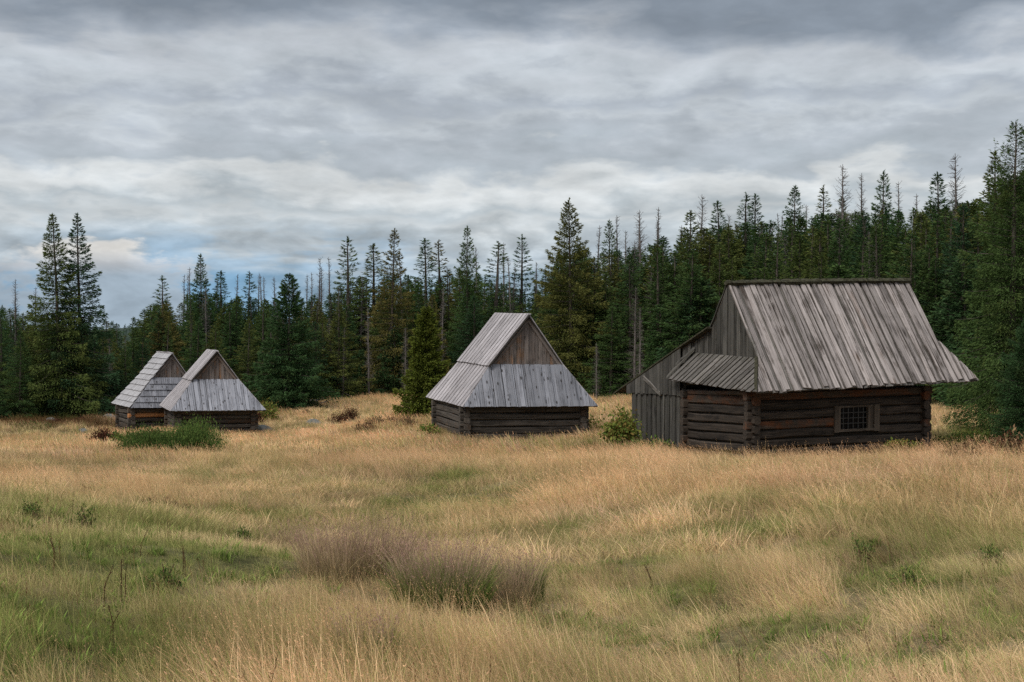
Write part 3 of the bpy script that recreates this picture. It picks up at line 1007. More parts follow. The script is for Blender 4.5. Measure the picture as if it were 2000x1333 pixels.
    for i in range(nseg):
        for k in range(6):
            j = (k + 1) % 6
            fc.append((i * 6 + k, i * 6 + j, i * 6 + 6 + j, i * 6 + 6 + k))
    fc += [(5, 4, 3, 2, 1, 0), tuple(nseg * 6 + k for k in range(6))]
    h.piece('ridge_cap', pts, fc, MAT['moss'], roof, Vector((1, 0, 0)), Vector((0, 1, 0)))
    # --- barred window
    z1, z2 = -3.985, -3.425

    def bar(name, u0, u1, a, b, v0_, v1_, mat, parent, vertical):
        q = [P(u0, v0_, a), P(u1, v0_, a), P(u1, v0_, b), P(u0, v0_, b)]
        return h.prism(name, q, Vector((0, -1, 0)), 0, v0_ - v1_, mat, parent, Vector((0, 0, 1)) if vertical else Vector((1, 0, 0)), Vector((1, 0, 0)) if vertical else Vector((0, 0, 1)))
    win = bar('window', 2.60, 3.56, z1 - .02, z2 + .02, .08, .045, MAT['glass'], h.root, False)
    Mw = win.matrix_basis.copy()
    win.data.transform(Mw)
    win.matrix_basis = Matrix.Identity(4)
    bar('post', 2.44, 2.575, z1 - .08, z2 + .06, .05, -.065, MAT['frame'], win, True)
    bar('post', 3.675, 3.84, z1 - .08, z2 + .06, .05, -.07, MAT['frame'], win, True)
    bar('frame', 2.578, 2.64, z1 - .02, z2 + .02, .045, -.04, MAT['frame'], win, True)
    bar('frame', 3.50, 3.56, z1 - .02, z2 + .02, .045, -.045, MAT['frame'], win, True)
    bar('frame', 3.563, 3.672, z1 - .06, z2 + .05, .045, -.03, MAT['frame'], win, True)
    bar('sill', 2.578, 3.672, z1 - .065, z1 - .002, .048, -.06, MAT['frame'], win, False)
    bar('frame', 2.578, 3.672, z2 + .002, z2 + .05, .048, -.035, MAT['frame'], win, False)
    for i in range(5):
        u = 2.64 + (i + 0.75) * .86 / 5.5
        bar('grille_bar', u - .011, u + .011, z1, z2, .04, .018, MAT['iron'], win, True)
    for i in range(3):
        z = z1 + (i + 1) * (z2 - z1) / 4
        bar('grille_bar', 2.642, 3.498, z - .010, z + .010, .016, .004, MAT['iron'], win, False)
    return h


build_large_hut()


#@@HUT234
def gable_hut(par, label, style, nlog, sp, fresh=None, wl_=None):
    """hut whose gable faces the viewer; a board skirt roof below the gable"""
    X0, Y0, th, k, m = par['pose']
    h = Hut(X0, Y0, th, k, m, par['z0'], label)
    P = h.P
    L, W = par['L'], par['W']
    ua, ub, va, vb = par['eave']
    ze, zr, zs, ur = par['ze'], par['zr'], par['zs'], par['ur']
    ra, rb = par['ridge']
    h.walls(L, W, par['z0'], ze - .02, nlog, MAT['log_new'], d=0.2, ext=0.14, fresh=fresh)
    T = math.hypot(ur - ua, zr - ze)
    t_s = T * (zs - ze) / (zr - ze)
    # left slope; s runs from the far end to the near end
    S = vb - va
    mp = bilin(P(ua, vb, ze), P(ua, va, ze), P(ur, vb, zr), P(ur, va, zr), S, T)
    sa, sb = vb - ra, vb - rb      # near and far ends of the ridge in s
    o1, o2 = sa + .02, sb - .02
    whole = [(0, 0), (S, 0), (sa, t_s), (o1, T), (o2, T), (sb, t_s)]
    h.flip = False
    roof = slab(h, 'roof', [mp(*p) for p in whole], MAT['under'], h.root, 0.03, 0.03)
    if style == 'planks':
        low = clip_side(whole, lambda p: t_s + .04 - p[1])
        upp = [(sb - .03, t_s - .10), (sa + .16, t_s - .10), (sa + .16, T), (sb - .03, T)]
        h.boards(roof, 'roof_plank', low, mp, strips(0, S, sp, 0.0, 0.04), -0.050, -0.028, MAT['under'], rag=0.01)
        h.boards(roof, 'roof_plank', low, mp, strips(0.0, S, sp, .085, 0.06), 0.0, 0.026, MAT['roof_new'], rag=0.015, jit=.006)
        h.boards(roof, 'roof_plank', upp, mp, strips(sb - .03, sa + .16, sp, 0.0, 0.04), 0.010, 0.030, MAT['under'], rag=0.01)
        h.boards(roof, 'roof_plank', upp, mp, strips(sb - .03, sa + .16, sp, .085, 0.06), 0.058, 0.084, MAT['roof_new'], rag=0.015, jit=.006)
    else:
        rows = 10
        for i in range(rows):
            a, b = T * i / rows - .03, T * (i + 1) / rows + .05
            row = clip_side(clip_side(whole, lambda p: p[1] - a), lambda p: b - p[1])
            row = [(x + (.1 if x > sa - .05 and t > t_s - .1 else 0), t) for x, t in row]
            # each course lies over the one below, tilted
            tilt = lambda x, t, a=a: mp(x, t) + (mp(x, T) - mp(x, 0)).cross(Vector((0, 1, 0))).normalized() * 0
            nrm = (mp(1, 0) - mp(0, 0)).cross(mp(0, 1) - mp(0, 0)).normalized()
            f = lambda x, t, a=a, b=b, nrm=nrm: mp(x, t) + nrm * (0.05 * (1 - (t - a) / (b - a)))
            h.boards(roof, 'shingle', row, f, strips(0, S + .2, .28, .006, 0.15), 0.0, 0.018, MAT['shingle'], rag=0.008)
    # ridge top board
    h.log(roof, P(ur, ra - .14, zr + .03), P(ur, rb + .05, zr + .03), 0.04, 0.10, MAT['roof_new'], Vector((1, 0, 0)), name='ridge_board')
    # right slope
    mr = bilin(P(ub, va, ze), P(ub, vb, ze), P(ur, va, zr), P(ur, vb, zr), S, T)
    wr = [(0, 0), (S, 0), (rb - va, t_s), (rb - va, T), (ra - va - .1, T), (ra - va, t_s)]
    h.flip = False
    r2 = slab(h, 'rear_roof', [mr(*p) for p in wr], MAT['under'], h.root, 0.03, 0.02)
    h.boards(r2, 'roof_plank', wr, mr, strips(-.12, S, .3, 0.01), -0.01, 0.02, MAT['roof_new'], rag=0.01)
    # rear hip
    ul, ur2 = ua + (ur - ua) * (zs - ze) / (zr - ze), ub + (ur - ub) * (zs - ze) / (zr - ze)
    slab(h, 'hip_roof', [P(ub, vb, ze), P(ua, vb, ze), P(ul, rb, zs), P(ur2, rb, zs)], MAT['roof_new'], h.root, 0.04, 0.0)
    slab(h, 'rear_gable', [P(ur2, rb - .05, zs), P(ul, rb - .05, zs), P(ur, rb - .05, zr - .05)], MAT['gable_new'], h.root, 0.03, 0.0)
    # front skirt
    Ls = math.hypot(ra - va, zs - ze)
    ms = bilin(P(ua, va, ze), P(ub, va, ze), P(ua, ra, zs), P(ub, ra, zs), ub - ua, Ls)
    sk = [(0, 0), (ub - ua, 0), (ur2 - ua, Ls), (ul - ua, Ls)]
    skirt = slab(h, 'skirt_roof', [ms(*p) for p in sk], MAT['under'], h.root, 0.03, 0.03)
    if style == 'planks':
        h.boards(skirt, 'board', sk, ms, strips(0, ub - ua, par['bw'], 0.022, 0.12), -0.025, -0.001, MAT['skirt'], rag=0.008)
        h.boards(skirt, 'board', sk, ms, strips(-.05, ub - ua, par['bw'], par['bw'] * .45, 0.18), 0.004, 0.028, MAT['skirt'], rag=0.012)
    else:
        rows = 5
        for i in range(rows):
            a, b = Ls * i / rows - .02, Ls * (i + 1) / rows + .03
            row = clip_side(clip_side(sk, lambda p: p[1] - a), lambda p: b - p[1])
            nrm = (ms(1, 0) - ms(0, 0)).cross(ms(0, 1) - ms(0, 0)).normalized()
            f = lambda x, t, a=a, b=b, nrm=nrm: ms(x, t) + nrm * (0.045 * (1 - (t - a) / (b - a)))
            h.boards(skirt, 'shingle', row, f, strips(0, ub - ua, .2, .006, 0.2), 0.0, 0.016, MAT['skirt'], rag=0.006)
    # gable of upright boards, set back a little, with barge boards
    gv = ra + .06
    gk = 0.94
    gl, gr = ur + (ul - ur) * gk, ur + (ur2 - ur) * gk
    zt = zs + (zr - zs) * gk
    g = slab(h, 'gable', [P(gl, gv + .03, zs - .02), P(gr, gv + .03, zs - .02), P(ur, gv + .03, zt)], MAT['chink'], h.root, 0.02, 0.0)
    h.boards(g, 'board', [(gl, zs), (gr, zs), (ur, zt)], lambda x, t: P(x, gv, t), strips(gl, gr, par['gw'], 0.006, 0.12), -0.02, 0.0, MAT['gable_new'], rag=0.0)
    h.boards(g, 'board', [(gl, zs), (gr, zs), (ur, zt)], lambda x, t: P(x, gv, t), strips(gl + .05, gr, par['gw'], par['gw'] * .5, 0.12), 0.003, 0.018, MAT['gable_new'], rag=0.0)
    for sgn, e in ((1, ul), (-1, ur2)):
        n = Vector((0, -1, 0))
        d = Vector((ur - e, 0, zr - zs)).normalized()
        w = 0.13
        perp = Vector((d.z * sgn, 0, -d.x * sgn))
        a, b = P(e, gv - .03, zs), P(ur, gv - .03, zr - .03)
        q = [a, a + Vector((sgn * w * 1.4, 0, 0)), b + Vector((0, 0, -w * 1.6)), b]
        if sgn < 0:
            q = q[::-1]
        h.prism('barge_board', q, n, 0.0, 0.03, MAT['gable_new'], g, b - a, perp)
    return h


H2 = dict(pose=(-1.483, 44, .319, -.024, -.014), z0=-5.105, L=4.008, W=3.395, eave=(-.135, 4.312, -.352, 4.125), ze=-4.024, zr=-1.177, zs=-2.735, ur=2.194, ridge=(.235, 3.581), bw=.36, gw=.24)
gable_hut(H2, 'small log hut with silvery plank roof standing alone in the middle of the meadow', 'planks', 5, .345)
H3 = dict(pose=(-13.948, 59, .369, -.024, -.022), z0=-6.716, L=3.227, W=2.9, eave=(-.319, 3.631, -.459, 3.117), ze=-5.574, zr=-3.143, zs=-4.319, ur=1.80, ridge=(.60, 3.00), bw=.26, gw=.2)
gable_hut(H3, 'small log hut with upright grey boards and plank roof, right one of a pair', 'planks', 6, .40)
H4 = dict(pose=(-16.657, 62, .48, -.034, -.029), z0=-7.027, L=3.37, W=2.56, eave=(-.105, 3.507, -.329, 3.452), ze=-5.743, zr=-3.351, zs=-4.421, ur=1.805, ridge=(-.024, 2.62), bw=.26, gw=.2)
h4 = gable_hut(H4, 'small log hut with roof laid in stepped shingle courses and a fresh orange log', 'courses', 6, .3, fresh=((4,), MAT['log_fresh']))

#@@TREES
# ------------------------------------------------------------------ conifers
def tube(path, rad, sides=5):
    """path (n,3), rad (n)"""
    n = len(path)
    path = np.asarray(path, float)
    d = np.gradient(path, axis=0)
    d /= np.linalg.norm(d, axis=1)[:, None] + 1e-9
    ref = np.where(np.abs(d[:, 2:3]) > 0.8, np.array([[1, 0, 0]]), np.array([[0, 0, 1]]))
    a = np.cross(d, ref)
    a /= np.linalg.norm(a, axis=1)[:, None] + 1e-9
    b = np.cross(d, a)
    t = np.arange(sides) * 2 * math.pi / sides
    V = path[:, None] + (a[:, None] * np.cos(t)[None, :, None] + b[:, None] * np.sin(t)[None, :, None]) * np.asarray(rad)[:, None, None]
    i = np.arange(n - 1)[:, None] * sides
    k = np.arange(sides)[None]
    k2 = (k + 1) % sides
    F = np.stack([i + k, i + k2, i + sides + k2, i + sides + k], -1).reshape(-1, 4)
    return V.reshape(-1, 3), F


class Geo:
    def __init__(s):
        s.v, s.f, s.c, s.n = [], [], [], 0

    def add(s, v, f, c=None):
        s.v.append(v)
        s.f.append(f + s.n)
        s.n += len(v)
        s.c.append(np.ones((len(v), 3)) if c is None else c)

    def mesh(s, name, mat, smooth=False):
        return np_mesh(name, np.concatenate(s.v), np.concatenate(s.f), mat, smooth, np.concatenate(s.c))


def sprays(pos, dirv, length, width, r, tone):
    """narrow four-sided sprays of needles at pos pointing along dirv"""
    n = len(pos)
    d = dirv / (np.linalg.norm(dirv, axis=1)[:, None] + 1e-9)
    rnd = r.normal(size=(n, 3))
    a = np.cross(d, rnd)
    a /= np.linalg.norm(a, axis=1)[:, None] + 1e-9
    L = (length * r.uniform(0.6, 1.4, n))[:, None]
    Wd = (width * r.uniform(0.6, 1.4, n))[:, None]
    v = np.stack([pos, pos + d * L * .4 + a * Wd, pos + d * L, pos + d * L * .4 - a * Wd], 1)
    f = np.arange(n * 4).reshape(n, 4)
    c = np.repeat(tone[:, None, :], 4, 1)
    return v.reshape(-1, 3), f, c.reshape(-1, 3)


DK = 1.25


def spruce(seed, H, Rb, mat, whorl=0.34, per=7, dens=55, leaf=0.155, lw=0.023, low=0.04, gap=0.08, droop=0.35, power=0.8, top_bare=0.0, lean=0.01, shag=1.0, wood='bark'):
    """trunk and limbs; crown of needle sprays along drooping branches in whorls"""
    r = np.random.default_rng(seed)
    T = Geo()
    zz = np.linspace(-0.4, H, 14)
    off = np.cumsum(r.normal(0, lean, (14, 2)), 0) * (zz[:, None] / H)
    tr = np.column_stack([off, zz])
    T.add(*tube(tr, 0.0135 * H * (1 - np.clip(zz, 0, H) / H) ** 0.9 + 0.012, 7))
    G = Geo()
    z = low * H
    P_, D_, C_ = [], [], []
    sector = r.uniform(0.78, 1.15, 12)
    while z < H * (1 - 0.01):
        f = z / H
        nb = max(3, int(round(per * (1 - 0.45 * f) * r.uniform(0.8, 1.2))))
        a0 = r.uniform(0, 6.28)
        vigor = r.uniform(0.78, 1.12)
        for b in range(nb):
            if r.random() < gap:
                continue
            az = a0 + b * 6.283 / nb + r.normal(0, 0.22)
            Lb = Rb * (1 - f) ** power * vigor * r.uniform(0.82, 1.12) * sector[int(az / 6.283 * 12) % 12] + 0.06
            if f < 0.12:
                Lb *= 0.75 + 2 * f
            el = 0.75 * f ** 1.6 - droop * (1 - f) * r.uniform(0.6, 1.3)
            m = 7
            s = np.linspace(0, 1, m)
            hx = s * Lb
            hz = Lb * (math.tan(el) * s - 0.18 * s * s + 0.20 * s ** 3) + r.normal(0, .02, m).cumsum() * Lb * 0.4
            cx, cy = np.interp(z, zz, off[:, 0]), np.interp(z, zz, off[:, 1])
            path = np.column_stack([cx + math.cos(az) * hx, cy + math.sin(az) * hx, z + hz])
            T.add(*tube(path, np.linspace(0.010 * Lb + 0.006, 0.003, m), 3))
            bare = top_bare and f > 1 - top_bare and r.random() < 0.75
            if bare:
                path[:, 2] += 0.35 * hx * s
            n = int(DK * dens * (0.35 * Lb + 0.65 * Lb ** 1.6) * (0.25 if bare else 1) * r.uniform(0.7, 1.2)) + 6
            u = r.beta(1.7, 0.95, n)
            u = np.clip(u, 0.10, 1)
            base = np.stack([np.interp(u, s, path[:, i]) for i in range(3)], 1)
            side = np.array([-math.sin(az), math.cos(az), 0.0])
            wid = (0.03 + 0.07 * (1 - f) + 0.34 * Lb * np.sin(np.pi * np.clip(u, .08, .95)) ** 0.8) * 0.8
            sd_ = r.uniform(-1, 1, n) * wid
            hang = -np.abs(r.normal(0, 0.10 + 0.07 * Lb, n)) * shag * (1 - 0.65 * f)
            p = base + side[None] * sd_[:, None] - np.array([math.cos(az), math.sin(az), 0]) * np.abs(sd_)[:, None] * 0.35
            p[:, 2] += hang
            out = np.array([math.cos(az), math.sin(az), 0.0])
            dv = out[None] * r.uniform(0.3, 1.0, n)[:, None] + side[None] * (np.sign(sd_) * r.uniform(0.1, 0.6, n))[:, None]
            dv[:, 2] += r.normal(-0.40 * shag * (1 - f) + 0.25 * f, 0.24, n)
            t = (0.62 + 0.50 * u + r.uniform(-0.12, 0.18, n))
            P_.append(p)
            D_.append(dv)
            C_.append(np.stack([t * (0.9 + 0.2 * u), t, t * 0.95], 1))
        z += whorl * (0.55 + 0.6 * (1 - f)) * r.uniform(0.75, 1.2)
    # leader
    n = int(20 + 2 * H)
    p = np.column_stack([np.full(n, off[-1, 0]), np.full(n, off[-1, 1]), H - r.uniform(0, 0.06 * H, n)])
    dv = r.normal(0, .45, (n, 3))
    dv[:, 2] = np.abs(dv[:, 2]) + 0.5
    P_.append(p)
    D_.append(dv)
    C_.append(np.full((n, 3), 1.0))
    P_, D_, C_ = map(np.concatenate, (P_, D_, C_))
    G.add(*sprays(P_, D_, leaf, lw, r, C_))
    return T.mesh('spruce_trunk', MAT[wood], True), G.mesh('spruce_crown', mat)


def dead_tree(seed, H, full=0.5):
    r = np.random.default_rng(seed)
    T, B = Geo(), Geo()
    zz = np.linspace(-0.4, H, 12)
    off = np.cumsum(r.normal(0, 0.018, (12, 2)), 0)
    T.add(*tube(np.column_stack([off, zz]), 0.0115 * H * (1 - np.clip(zz, 0, H) / H) ** 0.8 + 0.012, 6))
    z = 0.12 * H
    while z < H * 0.985:
        f = z / H
        for b in range(r.integers(2, 6)):
            az = r.uniform(0, 6.28)
            Lb = (0.15 + full * (1 - f) ** 0.6) * r.uniform(0.35, 1.15)
            s = np.linspace(0, 1, 5)
            el = r.uniform(-0.35, 0.35) + 0.5 * f
            cx, cy = np.interp(z, zz, off[:, 0]), np.interp(z, zz, off[:, 1])
            bend = r.uniform(-0.3, 0.5)
            path = np.column_stack([cx + math.cos(az) * s * Lb, cy + math.sin(az) * s * Lb, z + Lb * (math.tan(el) * s + bend * s * s)])
            B.add(*tube(path, np.linspace(0.014, 0.005, 5), 3))
            for q in range(int(2 + 5 * Lb)):
                u = r.uniform(0.25, 1)
                p0 = np.array([np.interp(u, s, path[:, i]) for i in range(3)])
                a2 = az + r.choice([-1, 1]) * r.uniform(0.5, 1.2)
                l2 = Lb * r.uniform(0.15, 0.45)
                p1 = p0 + np.array([math.cos(a2) * l2, math.sin(a2) * l2, r.uniform(-.5, .3) * l2])
                B.add(*tube(np.array([p0, (p0 + p1) / 2 + r.normal(0, .01, 3), p1]), np.array([.006, .005, .004]), 3))
        z += r.uniform(0.05, 0.16)
    return T.mesh('dead_trunk', MAT['deadwood'], True), B.mesh('dead_branches', MAT['deadwood'])


NM, ND, NO = MAT['needles'], MAT['needles_dark'], MAT['needles_olive']
PROTO = {
    'full': [spruce(11, 10, 3.0, NM, dens=66, power=1.0), spruce(12, 10, 2.7, NM, dens=66, droop=.25, whorl=.34, power=1.0), spruce(13, 10, 3.3, NM, dens=62, gap=.12, droop=.42, power=1.05),
             spruce(17, 10, 2.8, NM, dens=70, droop=.3, power=.9)],
    'thin': [spruce(21, 10, 2.0, NM, dens=62, whorl=.34, per=6, gap=.14, droop=.30, power=.95), spruce(22, 10, 1.45, NM, dens=50, whorl=.40, per=6, gap=.20, droop=.35, lean=.02, power=.85),
             spruce(23, 10, 1.9, NM, dens=48, whorl=.42, per=6, gap=.2, droop=.28, low=.15, lean=.02, power=.85)],
    'young': [spruce(31, 5, 1.8, NM, dens=80, whorl=.24, per=8, low=.03, droop=.15, leaf=.14, power=.85), spruce(32, 5, 1.5, NM, dens=80, whorl=.25, per=8, low=.03, droop=.1, leaf=.14)],
    'dead': [dead_tree(41, 10, .5), dead_tree(42, 10, .35), dead_tree(43, 10, .8), dead_tree(44, 10, .22)],
}
tree_count = {}


def put_tree(pair, baseH, x, y, ztop=None, H=None, label='', group=None, name='spruce_tree', wide=1.0, rz=None, sink=0.0):
    gz = float(hgt(x, y))
    if H is None:
        H = ztop - gz
    s = H / baseH
    o = empty(name, (x, y, gz - sink), random.uniform(0, 6.28) if rz is None else rz)
    o.scale = (s * wide, s * wide, s)
    lean_ = 0.025 if name == 'dead_tree' else 0.015
    o.rotation_euler[0], o.rotation_euler[1] = random.gauss(0, lean_), random.gauss(0, lean_)
    tag(o, label, 'tree', group)
    a = link('trunk', pair[0], o)
    b = link('branches' if name.startswith('dead') else 'crown', pair[1], o)
    return o


def z_of(py, y):
    """height above the camera of a point seen py down the photograph at depth y"""
    return y * math.tan(math.atan((666.5 - py) / FPX) - PITCH)


# trees that stand out one by one
def hero(kind, i, px, py, y, label, wide=1.0, baseH=10, name='spruce_tree', rz=None):
    return put_tree(PROTO[kind][i], baseH, float(px_x(px, y)), y, ztop=z_of(py, y), label=label, name=name, wide=wide, rz=rz)


twinL = spruce(51, 10, 3.1, NM, dens=95, whorl=.29, leaf=.14, lw=.021, power=1.05, droop=.35, gap=.10)
twinR = spruce(52, 10, 2.9, NM, dens=92, whorl=.30, leaf=.14, lw=.021, power=1.0, droop=.30, gap=.12)
put_tree(twinL, 10, float(px_x(118, 70)), 70, ztop=z_of(418, 70), label='tall twin spruce at the far left with the thinner spire, left one of the twins', rz=1.0, wide=1.0)
put_tree(twinR, 10, float(px_x(158, 70.8)), 70.8, ztop=z_of(420, 70.8), label='tall twin spruce at the far left with sparse tiered top, right one of the twins', rz=2.0, wide=1.0)
darkS = spruce(53, 7, 2.6, ND, dens=130, whorl=.26, per=9, leaf=.13, lw=.024, power=.9, droop=.25, low=.02)
put_tree(darkS, 7, float(px_x(562, 74)), 74, ztop=z_of(537, 74), label='broad dark spruce on the meadow edge just right of the pair of huts')
olive = spruce(54, 4.4, 1.2, NO, dens=330, whorl=.17, per=10, leaf=.09, lw=.02, power=.75, droop=-.1, low=.02, gap=.02)
put_tree(olive, 4.4, float(px_x(828, 52)), 52, ztop=z_of(602, 52), label='young olive-green spruce standing on the grass left of the middle hut')
bigR = spruce(55, 9.6, 2.45, NM, dens=230, whorl=.26, per=8, leaf=.10, lw=.013, power=.8, droop=.5, low=.13, gap=.10, shag=1.8, top_bare=.16)
put_tree(bigR, 9.6, float(px_x(1978, 43)), 43, ztop=z_of(236, 43), label='tall spruce with drooping boughs at the right edge beside the large hut', rz=2.2)
smallR = spruce(56, 3.6, 1.15, ND, dens=520, whorl=.17, per=9, leaf=.06, lw=.009, power=.7, droop=.15, low=.04, gap=.04)
put_tree(smallR, 3.6, float(px_x(2014, 39.5)), 39.5, H=3.9, label='small blue-green spruce in front of the tall drooping spruce at the right edge')
bigC = spruce(57, 12, 3.8, NM, dens=80, whorl=.33, leaf=.16, lw=.026, power=.95, droop=.3, gap=.10, low=.03)
put_tree(bigC, 12, float(px_x(1117, 80)), 80, ztop=z_of(390, 80), label='tallest bushy spruce rising behind the gap between the middle and large huts', rz=0.5)

HERO = [
    ('thin', 2, 320, 541, 86, 'slim spruce with a broken-looking tufted top behind the shingled hut', 1.2),
    ('full', 1, 393, 498, 88, 'pointed spruce that tops the forest behind the pair of huts', .75),
    ('thin', 0, 432, 531, 90, 'slim spruce just right of the pointed spruce behind the pair of huts', 1.2),
    ('thin', 1, 480, 531, 92, 'slim spruce with open top left of the broad dark spruce', 1.1),
    ('thin', 2, 680, 465, 92, 'tall open-crowned spruce between the broad dark spruce and the middle hut', 1.25),
    ('thin', 0, 729, 478, 94, 'brownish spruce left of the dark spired spruce above the olive one', 1.3),
    ('full', 2, 762, 448, 88, 'dark spired spruce high above the young olive-green spruce', .75),
    ('thin', 0, 833, 468, 92, 'narrow spruce rising directly above the young olive-green spruce', 1.2),
    ('thin', 1, 864, 470, 94, 'thin spruce between two taller spires left of the middle hut', 1.2),
    ('full', 3, 910, 442, 90, 'highest spire above the left slope of the middle hut roof', .6),
    ('thin', 1, 966, 472, 92, 'ragged dark spruce above the ridge of the middle hut', 1.5),
    ('thin', 2, 1016, 460, 94, 'lanky spruce with bare stem above the gable of the middle hut', 1.1),
    ('full', 0, 1190, 430, 88, 'spruce just right of the tallest bushy spruce', .7),
    ('full', 1, 1295, 470, 80, 'spruce above the lean-to end of the large hut', .8),
    ('full', 3, 1345, 412, 82, 'dense dark spruce left of the large hut ridge', .9),
    ('thin', 0, 1410, 395, 90, 'slim spire above the left end of the large hut ridge', 1.1),
    ('thin', 1, 1455, 378, 94, 'left spire of the close pair above the large hut ridge', 1.2),
    ('thin', 0, 1471, 381, 95, 'right spire of the close pair above the large hut ridge', 1.0),
    ('full', 2, 1555, 365, 84, 'pointed full spruce above the left half of the large roof', .8),
    ('thin', 1, 1603, 362, 92, 'thin spire right of the pointed full spruce above the large roof', 1.1),
    ('full', 3, 1640, 385, 86, 'rounded spruce over the middle of the large roof', .7),
    ('full', 0, 1718, 334, 84, 'dark clumped spruce with a knobbly top over the right half of the large roof', .75),
    ('full', 2, 1840, 338, 74, 'wide-topped spruce over the right end of the large roof', .9),
    ('full', 1, 1945, 296, 66, 'spruce directly left of the bare-tipped tall spruce at the right edge', .8),
    ('full', 0, 1800, 430, 70, 'yellowish spruce behind the right end of the large roof', 1.0),
    ('full', 3, 1880, 400, 64, 'shaggy green spruce between the large roof and the tall drooping spruce', 1.0),
]
for kd, i, px, py, y, lab, wd in HERO:
    hero(kd, i, px, py, y, lab, wide=wd * 1.25)
DEADS = [
    (25, 545, 80, 0), (66, 560, 84, 3), (355, 536, 98, 3), (360, 538, 96, 1), (373, 522, 97, 3), (423, 534, 98, 3), (453, 535, 96, 1), (500, 534, 95, 1),
    (515, 538, 97, 3), (518, 541, 98, 1), (541, 540, 94, 0), (576, 535, 96, 1), (580, 545, 92, 2), (598, 536, 97, 3), (618, 503, 95, 1), (628, 522, 97, 0), (646, 502, 96, 3),
    (611, 532, 95, 3), (790, 500, 98, 3), (935, 482, 97, 1), (985, 474, 96, 3), (992, 520, 93, 0), (1040, 512, 98, 1), (1048, 524, 95, 3), (1205, 420, 92, 0), (1225, 450, 94, 1), (1252, 410, 90, 2), (1243, 420, 93, 3),
    (1283, 405, 90, 3), (1290, 430, 92, 0), (1372, 380, 88, 2), (1320, 440, 91, 3), (1500, 430, 90, 0), (1515, 420, 88, 2), (1490, 440, 92, 1), (1647, 320, 82, 2),
    (1682, 338, 84, 0), (1757, 354, 84, 1), (1803, 378, 80, 3), (1873, 300, 72, 2), (1530, 415, 92, 3), (1205, 500, 85, 1), (1270, 520, 82, 2), (700, 540, 92, 1), (880, 520, 94, 3), (1157, 440, 90, 3),
    (660, 560, 90, 0), (1005, 500, 92, 3), (1100, 540, 95, 1), (540, 600, 88, 2), (1235, 470, 84, 2), (1475, 450, 86, 2), (1740, 390, 86, 0), (1580, 400, 90, 1), (1425, 420, 92, 1)]


def zone(px):
    for a, b in ((240, 'around the twin spruces'), (500, 'behind the small huts'), (780, 'behind the grass gap'),
                 (1060, 'behind the middle hut'), (1400, 'between middle and large hut'), (1820, 'above the large roof'), (9999, 'right of the large hut')):
        if px < a:
            return b


ORD = ['first', 'second', 'third', 'fourth', 'fifth', 'sixth', 'seventh', 'eighth', 'ninth', 'tenth', 'eleventh', 'twelfth', 'thirteenth', 'fourteenth', 'fifteenth', 'sixteenth', 'seventeenth', 'eighteenth', 'nineteenth', 'twentieth']
pending = {}


def later(o, what, where, px, group):
    pending.setdefault((what, where), []).append((px, o, group))


def write_labels():
    for (what, where), L in pending.items():
        L.sort(key=lambda e: e[0])
        for k, (px, o, group) in enumerate(L):
            o['label'] = '%s, %s' % (what, where) if len(L) == 1 else '%s, %s from left, %s' % (what, ORD[min(k, 19)], where)
            o['group'] = group


for px, py, y, i in DEADS:
    z_ = zone(px)
    t = ['dead grey tree with sparse short twigs', 'dead grey tree with a bare pole top', 'dead grey tree with wide tangled twigs', 'very thin dead tree'][i]
    o = put_tree(PROTO['dead'][i], 10, float(px_x(px, y)), y, ztop=z_of(py, y), name='dead_tree')
    later(o, t, z_, px, 'dead trees on the skyline ' + z_)
# dead trees low against the dark forest
for px, py, y, i in [(1240, 560, 72, 2), (1250, 600, 71, 0), (790, 640, 82, 2), (215, 640, 75, 0), (668, 640, 83, 1), (650, 620, 84, 2), (1165, 670, 73, 2), (1480, 470, 80, 2), (1540, 460, 80, 0), (405, 560, 84, 2), (720, 600, 84, 0), (860, 560, 86, 0), (1700, 450, 74, 2)]:
    z_ = zone(px)
    o = put_tree(PROTO['dead'][i], 10, float(px_x(px, y)), y, ztop=z_of(py, y), name='dead_tree')
    later(o, 'low dead tree at the forest edge', z_, px, 'dead trees in the forest edge')

